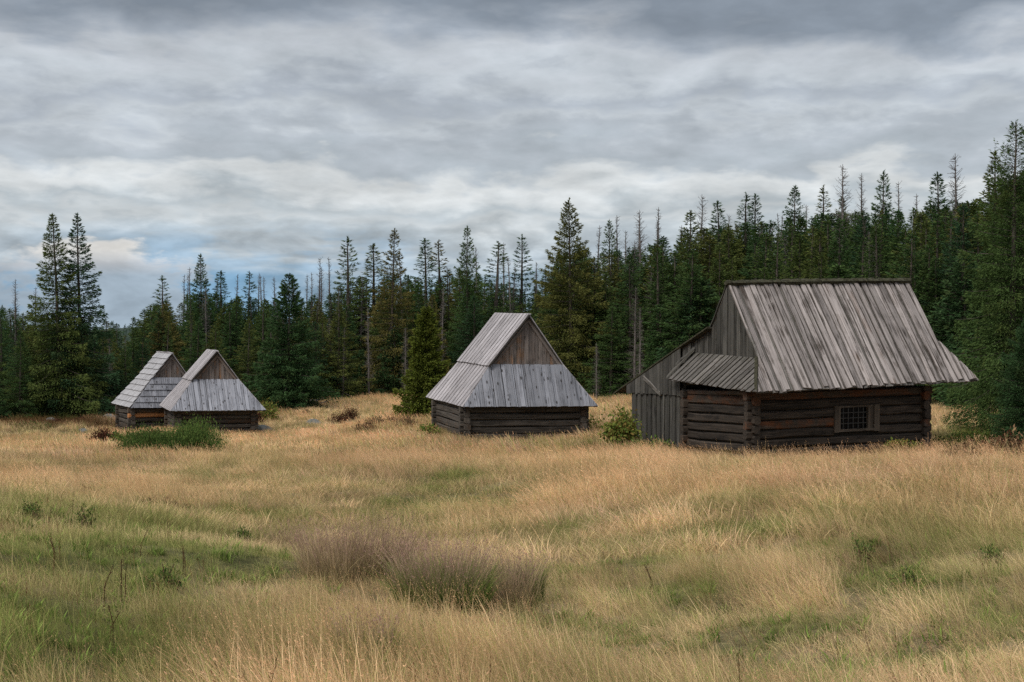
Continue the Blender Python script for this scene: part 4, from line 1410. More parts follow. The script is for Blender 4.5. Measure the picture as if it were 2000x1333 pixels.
# the mass of the forest: front, middle and rear rows below a measured skyline
SKX = [-200, 0, 50, 240, 300, 380, 450, 560, 640, 700, 760, 850, 900, 960, 1040, 1100, 1200, 1300, 1400, 1500, 1600, 1700, 1800, 1900, 2000, 2200]
SKY_ = [600, 588, 610, 628, 590, 572, 572, 590, 570, 540, 530, 545, 520, 545, 570, 480, 490, 460, 440, 430, 415, 410, 405, 390, 330, 300]
r_ = np.random.default_rng(99)
rows = [('front', 2.0, 0.75, 90, ('young', 'full', 'full', 'young'), 50), ('front', 5.0, 1.2, 45, ('full', 'full', 'thin'), 52), ('middle', 9.5, 1.5, 24, ('full', 'thin', 'full'), 54), ('rear', 15.0, 2.0, 4, ('full', 'thin', 'full'), 54), ('rear', 22.0, 3.0, 2, ('full', 'full', 'thin'), 50)]
for rname, depth, jit, below, kinds, num in rows:
    for j in range(num):
        px = -90 + (2180) * (j + 0.5 + r_.uniform(-.45, .45)) / num
        y = float(np.interp((px - 1000) / FPX, TLX, TLY)) + depth + r_.uniform(-jit, jit)
        x = float(px_x(px, y))
        sk = float(np.interp(px, SKX, SKY_))
        kd = kinds[int(r_.integers(len(kinds)))]
        py = sk + abs(r_.normal(0, 1)) * below * 0.6 + below * 0.35
        base = 10
        if kd == 'young':
            base = 5
            py += 70
        py = min(py, 725)
        if rname == 'front' and (500 < px < 625 or 95 < px < 185) and depth < 3:
            continue
        pr = PROTO[kd][int(r_.integers(len(PROTO[kd])))]
        z_ = zone(px)
        nm = {'young': 'bushy young spruce', 'full': 'full green spruce', 'thin': 'narrow spruce'}[kd]
        o = put_tree(pr, base, x, y, ztop=z_of(py, y), wide=float(r_.uniform(1.1, 1.6) + (0.2 if rname != 'front' else 0)))
        later(o, '%s in %s forest rows' % (nm, rname), z_, px, '%ss in the %s forest rows' % (nm, rname))
write_labels()

# the wood behind, too many stems to tell apart: one object
wood_protos = bpy.data.collections.new('wood_protos')
for k, (a, b) in enumerate(PROTO['full'] + PROTO['thin'][:2]):
    o_ = bpy.data.objects.new('w%d' % k, b)
    wood_protos.objects.link(o_)


def points_with_instances(name, co, rot, size, pick, coll, extra=None):
    n = len(co)
    me = bpy.data.meshes.new(name)
    me.vertices.add(n)
    me.vertices.foreach_set('co', np.asarray(co, np.float32).ravel())
    for nm, ty, dat, key in (('rot', 'FLOAT_VECTOR', rot, 'vector'), ('size', 'FLOAT_VECTOR', size, 'vector'), ('pick', 'INT', pick, 'value')):
        at = me.attributes.new(nm, ty, 'POINT')
        at.data.foreach_set(key, np.asarray(dat, np.int32 if ty == 'INT' else np.float32).ravel())
    if extra is not None:
        at = me.attributes.new('tint', 'FLOAT_COLOR', 'POINT')
        cc = np.ones((n, 4), np.float32)
        cc[:, :3] = extra
        at.data.foreach_set('color', cc.ravel())
    o = link(name, me)
    ng = bpy.data.node_groups.new(name + '_nodes', 'GeometryNodeTree')
    ng.interface.new_socket('Geometry', in_out='INPUT', socket_type='NodeSocketGeometry')
    ng.interface.new_socket('Geometry', in_out='OUTPUT', socket_type='NodeSocketGeometry')
    nn, ll = ng.nodes, ng.links
    gi, go = nn.new('NodeGroupInput'), nn.new('NodeGroupOutput')
    m2p = nn.new('GeometryNodeMeshToPoints')
    ci = nn.new('GeometryNodeCollectionInfo')
    ci.inputs['Collection'].default_value = coll
    ci.inputs['Separate Children'].default_value = True
    ci.inputs['Reset Children'].default_value = True
    ins = nn.new('GeometryNodeInstanceOnPoints')
    ins.inputs['Pick Instance'].default_value = True

    def named(nm, ty):
        q = nn.new('GeometryNodeInputNamedAttribute')
        q.data_type = ty
        q.inputs[0].default_value = nm
        return q.outputs[0]
    e2r = nn.new('FunctionNodeEulerToRotation')
    ll.new(gi.outputs[0], m2p.inputs[0])
    ll.new(m2p.outputs[0], ins.inputs['Points'])
    ll.new(ci.outputs[0], ins.inputs['Instance'])
    ll.new(named('pick', 'INT'), ins.inputs['Instance Index'])
    ll.new(named('rot', 'FLOAT_VECTOR'), e2r.inputs[0])
    ll.new(e2r.outputs[0], ins.inputs['Rotation'])
    ll.new(named('size', 'FLOAT_VECTOR'), ins.inputs['Scale'])
    ll.new(ins.outputs[0], go.inputs[0])
    md = o.modifiers.new('instances', 'NODES')
    md.node_group = ng
    return o


rw = np.random.default_rng(12)
nw = 300
pw = rw.uniform(-120, 2120, nw)
yw = np.interp((pw - 1000) / FPX, TLX, TLY) + rw.uniform(12, 34, nw)
xw = (pw - 1000) / FPX * yw
tw = np.interp(pw, SKX, SKY_) + np.abs(rw.normal(0, 14, nw)) + 2
zw = hgt(xw, yw)
hw = yw * np.tan(np.arctan((666.5 - tw) / FPX) - PITCH) - zw
sw = hw / 10
ww = sw * rw.uniform(0.9, 1.45, nw)
tag(points_with_instances('wood', np.stack([xw, yw, zw], 1), np.stack([rw.normal(0, .02, nw), rw.normal(0, .02, nw), rw.uniform(0, 6.28, nw)], 1),
                          np.stack([ww, ww, sw], 1), rw.integers(0, 6, nw), wood_protos),
    'dense dark spruce wood filling in behind the forest edge', 'wood', kind='stuff')

#@@SHRUBS
# ------------------------------------------------------------------ shrubs, herbs, rocks
def bush(seed, rx, ry, h, cols, n, leaf=0.07, lw=0.02, upright=0.5, stems=24, flat=1.0, clump=0):
    r = np.random.default_rng(seed)
    S, G = Geo(), Geo()
    brown = np.array((0.09, 0.06, 0.04))
    tips = []
    for i in range(stems):
        a, q = r.uniform(0, 6.28), math.sqrt(r.uniform(0, 1))
        bx, by = math.cos(a) * rx * q * .55, math.sin(a) * ry * q * .55
        tx, ty = math.cos(a) * rx * q, math.sin(a) * ry * q
        hh = h * (1 - 0.55 * q * q) * r.uniform(0.6, 1.1)
        p = np.array([[bx, by, -0.1], [(bx * .6 + tx * .4), (by * .6 + ty * .4), hh * .5], [tx, ty, hh]]) + np.vstack([np.zeros(3), r.normal(0, .04, (2, 3))])
        tb = tube(p, np.array([.012, .008, .004]), 3)
        S.add(tb[0], tb[1], np.tile(brown * r.uniform(.7, 1.3), (len(tb[0]), 1)))
        tips.append(p)
    tips = np.array(tips)
    k = r.integers(0, stems, n)
    u = r.beta(2.2, 1.0, n)
    P0 = np.where(u[:, None] < .5, tips[k, 0] * (1 - 2 * u[:, None]) + tips[k, 1] * 2 * u[:, None], tips[k, 1] * (2 - 2 * u[:, None]) + tips[k, 2] * (2 * u[:, None] - 1))
    sp = 0.11 * h + 0.05 * min(rx, ry) * (0.5 + u)
    P0 = P0 + r.normal(0, 1, (n, 3)) * sp[:, None] * np.array([1, 1, .7])
    P0[:, 2] = np.maximum(P0[:, 2], 0.02)
    D = r.normal(0, 1, (n, 3)) * (1 - upright)
    D[:, 2] += upright * 1.5
    cols = np.asarray(cols)
    c = cols[r.integers(0, len(cols), n)] * r.uniform(.75, 1.25, (n, 1))
    G.add(*sprays(P0, D, leaf, lw, r, c))
    return S.mesh('shrub_stems', MAT['herb']), G.mesh('shrub_leaves', MAT['herb'])


def put_shrub(pair, x, y, label, cat='shrub', name='shrub', group=None, s=1.0, rz=0.0, dz=0.0):
    o = empty(name, (x, y, float(hgt(x, y)) + dz), rz)
    o.scale = (s, s, s)
    tag(o, label, cat, group)
    link('stems', pair[0], o)
    link('leaves', pair[1], o)
    return o


GRN = [(0.085, 0.14, 0.035), (0.11, 0.17, 0.045), (0.06, 0.105, 0.03), (0.14, 0.18, 0.05)]
YGR = [(0.16, 0.20, 0.045), (0.24, 0.24, 0.06), (0.12, 0.18, 0.04), (0.22, 0.16, 0.05)]
RED = [(0.085, 0.035, 0.022), (0.12, 0.045, 0.028), (0.055, 0.028, 0.02)]
HEA = [(0.26, 0.16, 0.09), (0.18, 0.11, 0.06), (0.28, 0.19, 0.10), (0.15, 0.13, 0.06)]

# big green willow bush in front of the pair of huts: two overlapping domes
x, y, _ = ground_at(345, 888)
put_shrub(bush(61, .95, .8, .85, GRN, 16000, leaf=.07, lw=.009, upright=.6, stems=90), x + .2, y - 4.0, 'wide dense green bush in front of the shingled hut', name='shrub')
put_shrub(bush(62, .72, .7, 1.12, GRN, 16000, leaf=.07, lw=.009, upright=.65, stems=80), x + 1.3, y - 3.4, 'rounded green bush, tallest, in front of the hut with upright grey boards', name='shrub')
x, y, _ = ground_at(200, 872)
put_shrub(bush(63, .38, .35, .62, RED, 1500, leaf=.08, lw=.02, upright=.5), x, y, 'small dark red-brown shrub left of the shingled hut')
x, y, _ = ground_at(240, 872)
put_shrub(bush(64, .5, .4, .55, GRN + YGR, 1500, leaf=.09, lw=.02, upright=.5), x, y, 'low yellow-green shrub at the corner of the shingled hut')
x, y, _ = ground_at(288, 868)
put_shrub(bush(65, .35, .3, .4, RED, 900, leaf=.08, lw=.02, upright=.5), x, y + 1.0, 'low dark red shrub at the foot of the shingled hut wall')
x, y, _ = ground_at(524, 826)
put_shrub(bush(66, .45, .4, 1.1, YGR, 900, leaf=.10, lw=.03, upright=.4), x, y, 'leafy sapling at the right eave of the hut with upright grey boards')
put_shrub(bush(67, .35, .3, .7, RED, 900, leaf=.08, lw=.02, upright=.6), x - .2, y - 2.0, 'red-brown shrub against the right wall of the hut with upright grey boards')
x, y, _ = ground_at(1219, 880)
put_shrub(bush(68, .38, .35, 1.15, YGR, 2600, leaf=.10, lw=.035, upright=.3, stems=30), x, y, 'yellow-green leafy bush left of the lean-to of the large hut')
x, y, _ = ground_at(1272, 890)
put_shrub(bush(69, .7, .25, .45, GRN, 900, leaf=.10, lw=.03, upright=.4, stems=26), x, y, 'low green nettles at the foot of the lean-to')
x, y, _ = ground_at(840, 860)
put_shrub(bush(70, .4, .3, .5, YGR, 500, leaf=.10, lw=.03, upright=.3, stems=14), x, y, 'small pale green sapling at the left corner of the middle hut')
for px, py, w, lab in [(1117, 838, .3, 'small leafy sapling before the right end of the middle hut'), (1155, 838, .35, 'twiggy sapling just right of the middle hut')]:
    x, y, _ = ground_at(px, py + 8)
    put_shrub(bush(71 + int(w * 100), w, w, .55, YGR, 220, leaf=.09, lw=.03, upright=.3, stems=12), x, y, lab)
for px, lab in [(1745, 'left one of three small ferny weeds at the right end of the large hut wall'), (1765, 'middle one of three small ferny weeds at the right end of the large hut wall'), (1788, 'right one of three small ferny weeds at the right end of the large hut wall')]:
    x, y = float(px_x(px, 37.3)), 37.3
    put_shrub(bush(90 + px % 7, .18, .15, .5, YGR, 260, leaf=.08, lw=.025, upright=.3, stems=8), x, y, lab, cat='weed', name='weed_plant')
# right-hand tangle by the big spruce
for i, (px, py, rx, h_, cols, lab) in enumerate([
        (1850, 880, .6, .30, GRN + YGR, 'low green shrub right of the large hut'), (1905, 868, .8, .35, YGR + GRN, 'yellowish low shrub under the drooping spruce boughs'),
        (1970, 860, .7, .5, GRN, 'green shrub at the right edge below the small spruce'), (1930, 905, .5, .5, RED + HEA, 'reddish brown shrub at the right edge of the meadow'),
        (1960, 915, .5, .7, RED + HEA, 'dark twiggy shrub at the far right of the meadow'), (1880, 915, .5, .4, HEA, 'low brown shrub between the large hut and the reddish shrub')]):
    x, y, _ = ground_at(px, py)
    put_shrub(bush(100 + i, rx, rx * .7, h_, cols, 1600, leaf=.085, lw=.02, upright=.4, stems=30), x, y, lab)
# brown heather patches in the middle distance
for i, (px, py, rx, h_, cols, lab) in enumerate([
        (660, 832, .5, .65, RED, 'dark red-brown shrub in the grass gap left of the olive spruce'), (685, 825, .4, .75, RED, 'spiky red-brown shrub, right one of the two in the grass gap'),
        (715, 852, .5, .5, HEA + RED, 'brown heather clump left of and below the olive spruce'), (735, 842, .35, .55, HEA, 'thin heather clump just right of another heather clump'),
        (775, 838, .6, .5, RED, 'reddish heather at the foot of the olive spruce'), (800, 842, .45, .4, HEA, 'low heather between the olive spruce and middle hut'),
        (15, 950, .25, .2, HEA, 'brown heather clump at the left edge'), (75, 965, .2, .2, HEA, 'small heather clump on the left slope'), (160, 975, .3, .16, HEA, 'wide heather clump on the left slope'),
        (300, 1000, .4, .2, HEA, 'long heather clump on the crest of the left bank'), (345, 1008, .22, .18, HEA, 'heather clump at the right end of the left bank crest'),
        (130, 832, .9, .35, RED, 'reddish bilberry patch before the twin spruces'), (175, 826, .8, .35, RED + HEA, 'reddish bilberry patch left of the shingled hut'), (70, 838, 1.2, .3, RED + GRN, 'red and green bilberry patch at the left forest edge'),
        (510, 822, .4, .4, HEA, 'brown tuft behind the grey stone by the hut with upright boards'), (600, 818, .35, .4, HEA, 'brown tuft behind the flat grey boulder')]):
    x, y, _ = ground_at(px, py)
    put_shrub(bush(120 + i, rx, rx * .6, h_, cols, 900, leaf=.06 if y > 30 else .035, lw=.014 if y > 30 else .007, upright=.7, stems=40), x, y, lab, cat='heather' if cols is HEA else 'shrub')
# green herbs on the near slopes
for i, (px, py, lab) in enumerate([(70, 1018, 'tall green herb clump on the left bank near the edge'), (165, 1035, 'compact green herb clump on the left bank'), (325, 1155, 'dark green leafy weed among the grass at lower left'),
                                   (1690, 1100, 'green leafy weed on the right slope above a brown patch'), (840, 1255, 'small leafy weed below the rush clumps'), (1775, 1150, 'dark leafy weed at the lower right slope'),
                                   (470, 1065, 'yellowish herb clump at the right end of the green bank'), (1940, 1110, 'green weed near the right edge of the slope')]):
    x, y, _ = ground_at(px, py)
    put_shrub(bush(150 + i, .12, .10, .20, GRN + YGR[:1], 420, leaf=.032, lw=.006, upright=.55, stems=12), x, y, lab, cat='weed', name='weed_plant')


def dock(seed, h):
    """dead dock stalk with knobbly seed whorls"""
    r = np.random.default_rng(seed)
    S, G = Geo(), Geo()
    for k in range(r.integers(1, 3)):
        a = r.uniform(0, 6.28)
        hh = h * r.uniform(.75, 1)
        p = np.array([[0, 0, -.05], [r.normal(0, .01), r.normal(0, .01), hh * .5], [r.normal(0, .03), r.normal(0, .03), hh]]) + np.array([math.cos(a), math.sin(a), 0]) * .02 * k
        v, f = tube(p, np.array([.0035, .003, .002]), 4)
        S.add(v, f, np.tile(np.array((0.10, 0.055, 0.03)), (len(v), 1)))
        n = int(90 * hh)
        u = r.uniform(.35, 1, n)
        P0 = np.stack([np.interp(u, [0, .5, 1], p[:, i]) for i in range(3)], 1) + r.normal(0, .007, (n, 3))
        G.add(*sprays(P0, r.normal(0, 1, (n, 3)), .011, .004, r, np.array([(0.11, 0.06, 0.035)]) * r.uniform(.6, 1.4, (n, 1))))
    return S.mesh('dock_stem', MAT['herb']), G.mesh('dock_seeds', MAT['herb'])


for i, (px, py, h_, lab) in enumerate([(236, 1190, .42, 'tallest dead brown dock stalk at lower left'), (246, 1192, .33, 'dead dock stalk right beside the tallest one'), (206, 1190, .28, 'shorter dead dock stalk left of the tallest one'),
                                       (273, 1090, .30, 'dead dock stalk standing above the green patch on the left bank'), (105, 1120, .30, 'thin dead stalk at the left of the green bank'),
                                       (357, 1130, .25, 'dead stalk right of the tallest dock stalk'), (220, 1260, .22, 'rusty stalk in the lower left grass'), (460, 1325, .2, 'red-brown seed stalk at the bottom edge'),
                                       (425, 1325, .18, 'small red-brown seed stalk left of another at the bottom edge'), (1275, 1170, .3, 'dark thin stalk on the right slope'), (140, 1015, .25, 'dark stalk beside the green herbs on the left bank')]):
    x, y, _ = ground_at(px, py)
    o = empty('dock_plant', (x, y, float(hgt(x, y))))
    tag(o, lab, 'plant')
    a, b = dock(200 + i, h_ * 1.05)
    link('stem', a, o)
    link('seed_head', b, o)


def rock(seed, sx, sy, sz):
    r = np.random.default_rng(seed)
    import bmesh
    bm = bmesh.new()
    bmesh.ops.create_icosphere(bm, subdivisions=3, radius=1)
    off = r.uniform(0, 50, 2)
    for v in bm.verts:
        c = v.co
        k = 0.75 + 0.5 * float(fbm(np.array(c.x * 1.3 + c.z + off[0]), np.array(c.y * 1.3 - c.z + off[1]), 1.0, 3))
        v.co = Vector((c.x * sx * k, c.y * sy * k, max(c.z, -.3) * sz * k))
    me = bpy.data.meshes.new('rock')
    bm.to_mesh(me)
    bm.free()
    me.materials.append(MAT['rock'])
    return me


for i, (px, py, sx, sz, lab) in enumerate([(612, 832, .42, .3, 'flat grey boulder in the grass right of the pair of huts'), (512, 845, .45, .36, 'grey stone at the right corner of the hut with upright boards'),
                                           (212, 822, .36, .30, 'pale stone in the grass left of the shingled hut'), (100, 826, .35, .25, 'grey stone at the meadow edge before the twin spruces'),
                                           (162, 846, .25, .2, 'small blue-grey stone in the left grass'), (258, 858, .3, .2, 'pale foundation stone at the corner of the shingled hut')]):
    x, y, z = ground_at(px, py)
    tag(link('rock', rock(300 + i, sx, sx * .7, sz), None, (x, y, z)), lab, 'rock')

# fallen branch on the grass under the broad dark spruce
x, y, z = ground_at(618, 797)
o = empty('fallen_branch', (x, y, z))
tag(o, 'pale fallen branch with dry twigs beside the broad dark spruce', 'branch')
G_ = Geo()
rr = np.random.default_rng(5)
for k in range(14):
    a = rr.uniform(-.4, .5)
    p0 = np.array([rr.uniform(-.7, .1), rr.uniform(-.2, .2), rr.uniform(.1, .4)])
    p1 = p0 + np.array([rr.uniform(.3, .8), rr.uniform(-.2, .2), rr.uniform(-.1, .35)])
    G_.add(*tube(np.array([p0, (p0 + p1) / 2 + rr.normal(0, .04, 3), p1]), np.array([.02, .015, .008]), 4))
link('twigs', G_.mesh('twigs', MAT['roof_new']), o)
link('bough', (lambda g: (g.add(*tube(np.array([[-1.0, 0, .05], [-.3, .05, .3], [.7, 0, .55]]), np.array([.04, .03, .015]), 6)), g.mesh('bough', MAT['deadwood']))[1])(Geo()), o)

# small white notice on the wall of the shingled hut
hs = h4
c = hs.root.matrix_basis @ hs.P(.27, -.075, -6.83) if False else None
M4 = Matrix.Translation(Vector((-16.657, 62, -7.027))) @ Matrix.Rotation(.48, 4, 'Z')
pc_ = M4 @ hs.P(.27, -.10, -6.83)
so = empty('notice_sign', pc_, .48)
tag(so, 'small white notice board low on the corner of the shingled hut', 'sign')


def flat_box(name, sx, sy, sz, mat, parent, loc):
    v = np.array([(x, y, z) for x in (-.5, .5) for y in (-.5, .5) for z in (-.5, .5)]) * (sx, sy, sz)
    f = [(0, 1, 3, 2), (4, 6, 7, 5), (0, 4, 5, 1), (2, 3, 7, 6), (0, 2, 6, 4), (1, 5, 7, 3)]
    return link(name, np_mesh(name, v, f, mat), parent, loc)


flat_box('panel', .12, .02, .17, MAT['paper'], so, (0, 0, 0))
for k in range(2):
    flat_box('print', .06, .004, .012, MAT['ink'], so, (0, -.0125, .04 - .045 * k))

#@@RUSH
# ------------------------------------------------------------------ rush clumps
def blades(n, r, rad, h0, h1, w, segs, spread, lean, col, col_tip=None, mat=None, head=0.0, head_col=None, curl=0.25, twist=True, ry=None, hue=0.0):
    """n grass blades; returns verts, quads, colours"""
    a = r.uniform(0, 6.283, n)
    q = np.sqrt(r.uniform(0, 1, n))
    ry = ry or rad
    bx, by = np.cos(a) * q * rad, np.sin(a) * q * ry
    hh = r.uniform(h0, h1, n)
    az = a + r.normal(0, 0.9, n)
    out = spread * (0.3 + q) * r.uniform(0.3, 1.3, n)
    dx = np.cos(az) * out + lean[0] * r.uniform(.5, 1.5, n)
    dy = np.sin(az) * out + lean[1] * r.uniform(.5, 1.5, n)
    s = np.linspace(0, 1, segs + 1)
    cu = r.uniform(0, 1, n) * curl
    X = bx[:, None] + dx[:, None] * hh[:, None] * (s ** 1.6)[None] * (1 + cu[:, None] * s[None])
    Y = by[:, None] + dy[:, None] * hh[:, None] * (s ** 1.6)[None] * (1 + cu[:, None] * s[None])
    bend = np.clip(dx ** 2 + dy ** 2, 0, 1.5)
    Z = hh[:, None] * (s[None] - (0.30 * bend + cu * 0.45)[:, None] * (s ** 2.4)[None])
    Z[:, 0] = -0.03
    wa = r.uniform(0, 3.14, n)
    ww = w * r.uniform(.6, 1.3, n)
    prof = np.clip(1 - s ** 2.2, 0.12, 1)
    ox = (np.cos(wa) * ww)[:, None] * prof[None]
    oy = (np.sin(wa) * ww)[:, None] * prof[None]
    V = np.stack([np.stack([X - ox, Y - oy, Z], -1), np.stack([X + ox, Y + oy, Z], -1)], 2)  # n, segs+1, 2, 3
    V = V.reshape(-1, 3)
    m = (segs + 1) * 2
    i = (np.arange(n) * m)[:, None] + (np.arange(segs) * 2)[None]
    F = np.stack([i, i + 1, i + 3, i + 2], -1).reshape(-1, 4)
    k = r.uniform(.55, 1.35, n)[:, None] * np.where(r.random(n)[:, None] < hue, np.array([[.55, .80, .45]]), np.array([[1.0, 1.0, 1.0]]))
    col = np.asarray(col, float)
    tip = col if col_tip is None else np.asarray(col_tip, float)
    cc = (col[None, None] * (1 - s[None, :, None]) + tip[None, None] * s[None, :, None]) * k[:, None, :]
    Cc = np.repeat(cc[:, :, None, :], 2, 2).reshape(-1, 3)
    if head:
        sel = r.random(n) < head
        tipP = np.stack([X[sel, -1], Y[sel, -1], Z[sel, -1]], 1)
        base = np.stack([X[sel, -2], Y[sel, -2], Z[sel, -2]], 1)
        dv = tipP - base
        hv, hf, hc = [], [], []
        for k_ in range(4):
            pp = base + dv * r.uniform(0.35, 1.0, (len(dv), 1))
            d2 = dv / (np.linalg.norm(dv, axis=1)[:, None] + 1e-9) + r.normal(0, .5, dv.shape)
            v_, f_, c_ = sprays(pp, d2, w * 9, w * 1.1, r, np.tile(np.asarray(head_col if head_col is not None else tip), (len(pp), 1)))
            hf.append(f_ + len(V) + sum(len(z) for z in hv))
            hv.append(v_)
            hc.append(c_)
        V = np.concatenate([V] + hv)
        F = np.concatenate([F] + hf)
        Cc = np.concatenate([Cc] + hc)
    return V, F, Cc


def rush(seed, rad, h, n, green, lean=(-.05, 0)):
    r = np.random.default_rng(seed)
    G = Geo()
    G.add(*blades(n, r, rad * .8, h * .45, h, .0022, 4, .35, lean, (0.09, 0.13, 0.03) if green else (0.32, 0.25, 0.13), (0.46, 0.31, 0.225), head=.5, head_col=(0.36, 0.215, 0.18), curl=.1))
    G.add(*blades(int(n * (1.5 if green else .9)), r, rad * .85, h * .35, h * .78, .0028, 4, .45, lean, (0.09, 0.15, 0.03) if green else (0.24, 0.21, 0.09), (0.19, 0.22, 0.06) if green else (0.46, 0.34, 0.19), curl=.3))
    return G.mesh('rush_stems', MAT['herb'])


for i, (px, py, rad, h_, n_, g_, lab) in enumerate([
        (665, 1135, .42, .60, 1300, False, 'left purplish-brown rush clump of the group in the foreground'), (740, 1125, .40, .62, 1200, False, 'rush clump behind and left of the green-hearted one'),
        (865, 1195, .44, .66, 2000, True, 'rush clump with a dark green heart and purple-brown tips'), (985, 1190, .34, .58, 1100, False, 'right purplish-brown rush clump beside the green-hearted one'),
        (810, 1100, .36, .42, 600, False, 'smaller rush clump behind the green-hearted one'), (1020, 1170, .24, .5, 500, True, 'small rush clump at the right end of the group'),
        (715, 1310, .20, .40, 500, True, 'low green rush clump at the bottom below the others'), (560, 1075, .3, .34, 350, False, 'faint thin rush tuft left behind the clumps'), (620, 1095, .3, .42, 500, False, 'pale rush tuft at the back left of the clumps')]):
    x, y, z = ground_at(px, py)
    o = link('rush_clump', rush(400 + i, rad, h_, int(n_ * (.7 if g_ else .38)), g_), None, (x, y, z))
    tag(o, lab, 'rushes')

#@@GRASS
# ------------------------------------------------------------------ the meadow grass
protos = bpy.data.collections.new('grass_tufts')   # only instanced, never linked to the scene


def tuft(name, seed, n, rad, h0, h1, w, segs, spread, lean, head=0.0, stalks=0, sh=0.0):
    r = np.random.default_rng(seed)
    G = Geo()
    G.add(*blades(n, r, rad, h0, h1, w, segs, spread, lean, (0.88, 0.90, 0.86), (1.22, 1.18, 1.08), head=head, head_col=(1.05, 0.92, 0.85), hue=.13))
    if stalks:
        G.add(*blades(stalks, r, rad, sh * .7, sh, w * .5, segs, spread * .45, lean, (.95, .95, .9), (1.15, 1.0, .85), head=1.0, head_col=(1.15, .95, .85), curl=.1))
    o = bpy.data.objects.new(name, G.mesh(name, MAT['grass']))
    protos.objects.link(o)


# names sort in this order
tuft('a0_near_mat', 1, 38, .13, .07, .20, .0020, 3, .9, (-.25, .05))
tuft('a1_near_mat', 2, 38, .13, .05, .17, .0021, 3, 1.1, (-.15, -.1))
tuft('a2_near_tall', 3, 34, .12, .16, .36, .0015, 4, .45, (-.34, .05), head=.12, stalks=5, sh=.50)
tuft('a3_near_tall', 4, 34, .12, .14, .33, .0015, 4, .55, (-.25, 0), head=.12, stalks=7, sh=.46)
tuft('b0_mid', 5, 34, .22, .12, .28, .0052, 3, .8, (-.30, .05))
tuft('b1_mid', 6, 34, .22, .16, .36, .0044, 3, .5, (-.30, 0), stalks=6, sh=.50)
tuft('b2_mid_tall', 7, 24, .20, .18, .42, .0040, 3, .4, (-.30, 0), head=.2, stalks=8, sh=.60)
tuft('c0_far', 8, 40, .38, .14, .32, .0115, 2, .6, (-.30, .0))
tuft('c1_far', 9, 40, .38, .20, .42, .0105, 2, .45, (-.30, .0), stalks=8, sh=.52)
tuft('d0_herb', 10, 22, .10, .05, .15, .0085, 3, 1.0, (-.05, 0))
tuft('d1_brown', 11, 9, .08, .18, .40, .0018, 3, .4, (-.15, 0), head=1.0)
HUTS_FOOT = [((6.1, 36), .379, 5.38, 6.85), ((-1.483, 44), .319, 4.0, 3.4), ((-13.948, 59), .369, 3.23, 2.9), ((-16.657, 62), .48, 3.37, 2.56)]


def inside_hut(x, y, m=0.02):
    ins = np.zeros(len(x), bool)
    for (X0, Y0), th, L, W in HUTS_FOOT:
        dx, dy = x - X0, y - Y0
        u = dx * math.cos(th) + dy * math.sin(th)
        v = -dx * math.sin(th) + dy * math.cos(th)
        ins |= (u > -m) & (u < L + m) & (v > -m) & (v < W + m)
    return ins


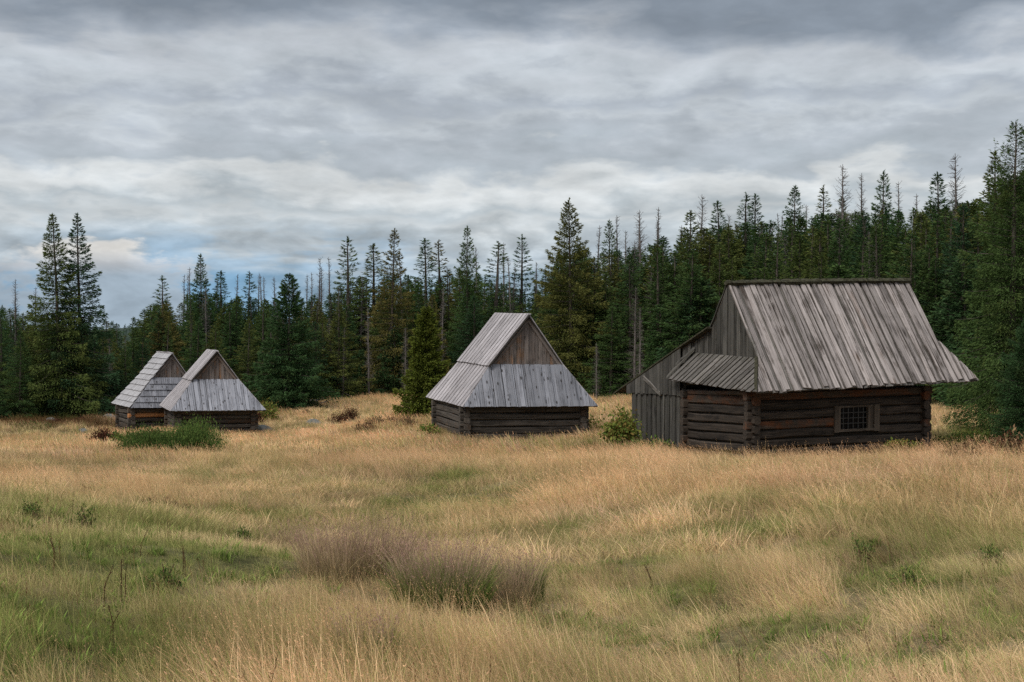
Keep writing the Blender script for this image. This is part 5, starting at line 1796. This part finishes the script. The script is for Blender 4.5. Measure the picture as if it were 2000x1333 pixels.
def meadow_points():
    r = np.random.default_rng(77)
    PX, PY, IDX, SC = [], [], [], []
    for (ya, yb, dens, lo, hi) in ((3.2, 9, 125, 0, 4), (9, 16, 85, 0, 4), (16, 24, 40, 4, 7), (24, 38, 26, 4, 7), (38, 95, 12.5, 7, 9)):
        half = 0.42
        A = half * (yb * yb - ya * ya)
        n = int(A * dens)
        y = np.sqrt(r.uniform(ya * ya, yb * yb, n))
        x = r.uniform(-half, half, n) * y
        ok = (y < treeline(x, y) + 1.5) & ~inside_hut(x, y)
        x, y = x[ok], y[ok]
        g, b, n1 = meadow(x, y)
        n = len(x)
        tall = fbm(x, y, 2.6, 3, 21.0, 5.0)
        stand = sstep(1.6, 0.5, np.hypot((x + 0.7) / 1.3, (y - 7.5) / 2.6)) * 0.8 + 0.45 * sstep(-1, 3, x) * sstep(13, 20, y) * sstep(36, 28, y)
        p_tall = np.clip((tall - 0.36) * 3.2 + stand, 0, 1) * (1 - 0.75 * g)
        u = r.random(n)
        if lo == 0:
            idx = np.where(u < p_tall, r.integers(2, 4, n), r.integers(0, 2, n))
        elif lo == 4:
            idx = np.where(u < p_tall, r.integers(5, 7, n), 4)
        else:
            idx = np.where(u < p_tall, 8, 7)
        q = fbm(x, y, 1.1, 3, 51.0, 12.0)
        sc = (0.55 + 0.45 * tall + 0.55 * (q - .3)) * r.uniform(.7, 1.25, n) * (1 - 0.25 * g) * (1 + 0.35 * stand)
        du = (x - 6.1) * math.cos(.379) + (y - 36) * math.sin(.379)
        dv = -(x - 6.1) * math.sin(.379) + (y - 36) * math.cos(.379)
        sc = sc * (1 - 0.42 * sstep(-7, -3, dv) * sstep(1.5, -.2, dv) * sstep(-3, 0, du) * sstep(9, 6, du))
        if lo == 0:
            w = r.random(n)
            idx = np.where(w < 0.05 + 0.13 * g, 9, np.where(w > 0.985, 10, idx))
        PX.append(x)
        PY.append(y)
        IDX.append(idx)
        SC.append(sc)
    # a taller fringe against the hut walls
    for (X0, Y0), th, L, W in HUTS_FOOT:
        n = 260
        side = r.random(n) < .55
        u = np.where(side, r.uniform(-.5, L + .6, n), r.uniform(-.7, -.12, n))
        v = np.where(side, r.uniform(-1.3, -.15, n), r.uniform(-.6, W, n))
        x = X0 + u * math.cos(th) - v * math.sin(th)
        y = Y0 + u * math.sin(th) + v * math.cos(th)
        PX.append(x)
        PY.append(y)
        IDX.append(np.full(n, 6) if Y0 < 50 else np.full(n, 8))
        SC.append(r.uniform(.3, .9, n))
    return map(np.concatenate, (PX, PY, IDX, SC))


def build_grass():
    x, y, idx, sc = meadow_points()
    r = np.random.default_rng(5)
    n = len(x)
    z = hgt(x, y)
    c, pick, g = meadow_colour(x, y, r, np.isin(idx, (0, 1, 4)).astype(float) * np.where(y < 30, 1.0, 0.6))
    hb = idx == 9
    c[hb] = np.array((0.17, 0.235, 0.06)) * r.uniform(.7, 1.4, (int(hb.sum()), 1))
    hb = idx == 10
    c[hb] = np.array((0.17, 0.09, 0.05)) * r.uniform(.7, 1.3, (int(hb.sum()), 1))
    # wind lean varies over the slope; spin is random but the lean stays with the wind
    tilt = (0.05 + 0.95 * fbm(x, y, 1.8, 3, 31.0, 15.0)) * np.where(x / y > -0.02, 1.0, 0.35) * r.uniform(.6, 1.3, n)
    spin = r.normal(0, 0.7, n) + (fbm(x, y, 4.0, 2, 41.0, 3.0) - .5) * 2.0
    cs, sn = np.cos(spin), np.sin(spin)
    ct, st = np.cos(-tilt * .6), np.sin(-tilt * .6)
    # R = Ry(-tilt) * Rz(spin)
    R00, R10, R20 = ct * cs, sn, -st * cs
    R21, R22 = st * sn, ct
    rot = np.stack([np.arctan2(R21, R22), -np.arcsin(np.clip(R20, -1, 1)), np.arctan2(R10, R00)], 1)
    o = points_with_instances('grass', np.stack([x, y, z - .01], 1), rot, np.stack([sc, sc, sc], 1), idx, protos, c)
    tag(o, 'tall dry straw-coloured grass with green patches covering the whole meadow', 'grass', kind='stuff')
    print('grass tufts', n)


build_grass()
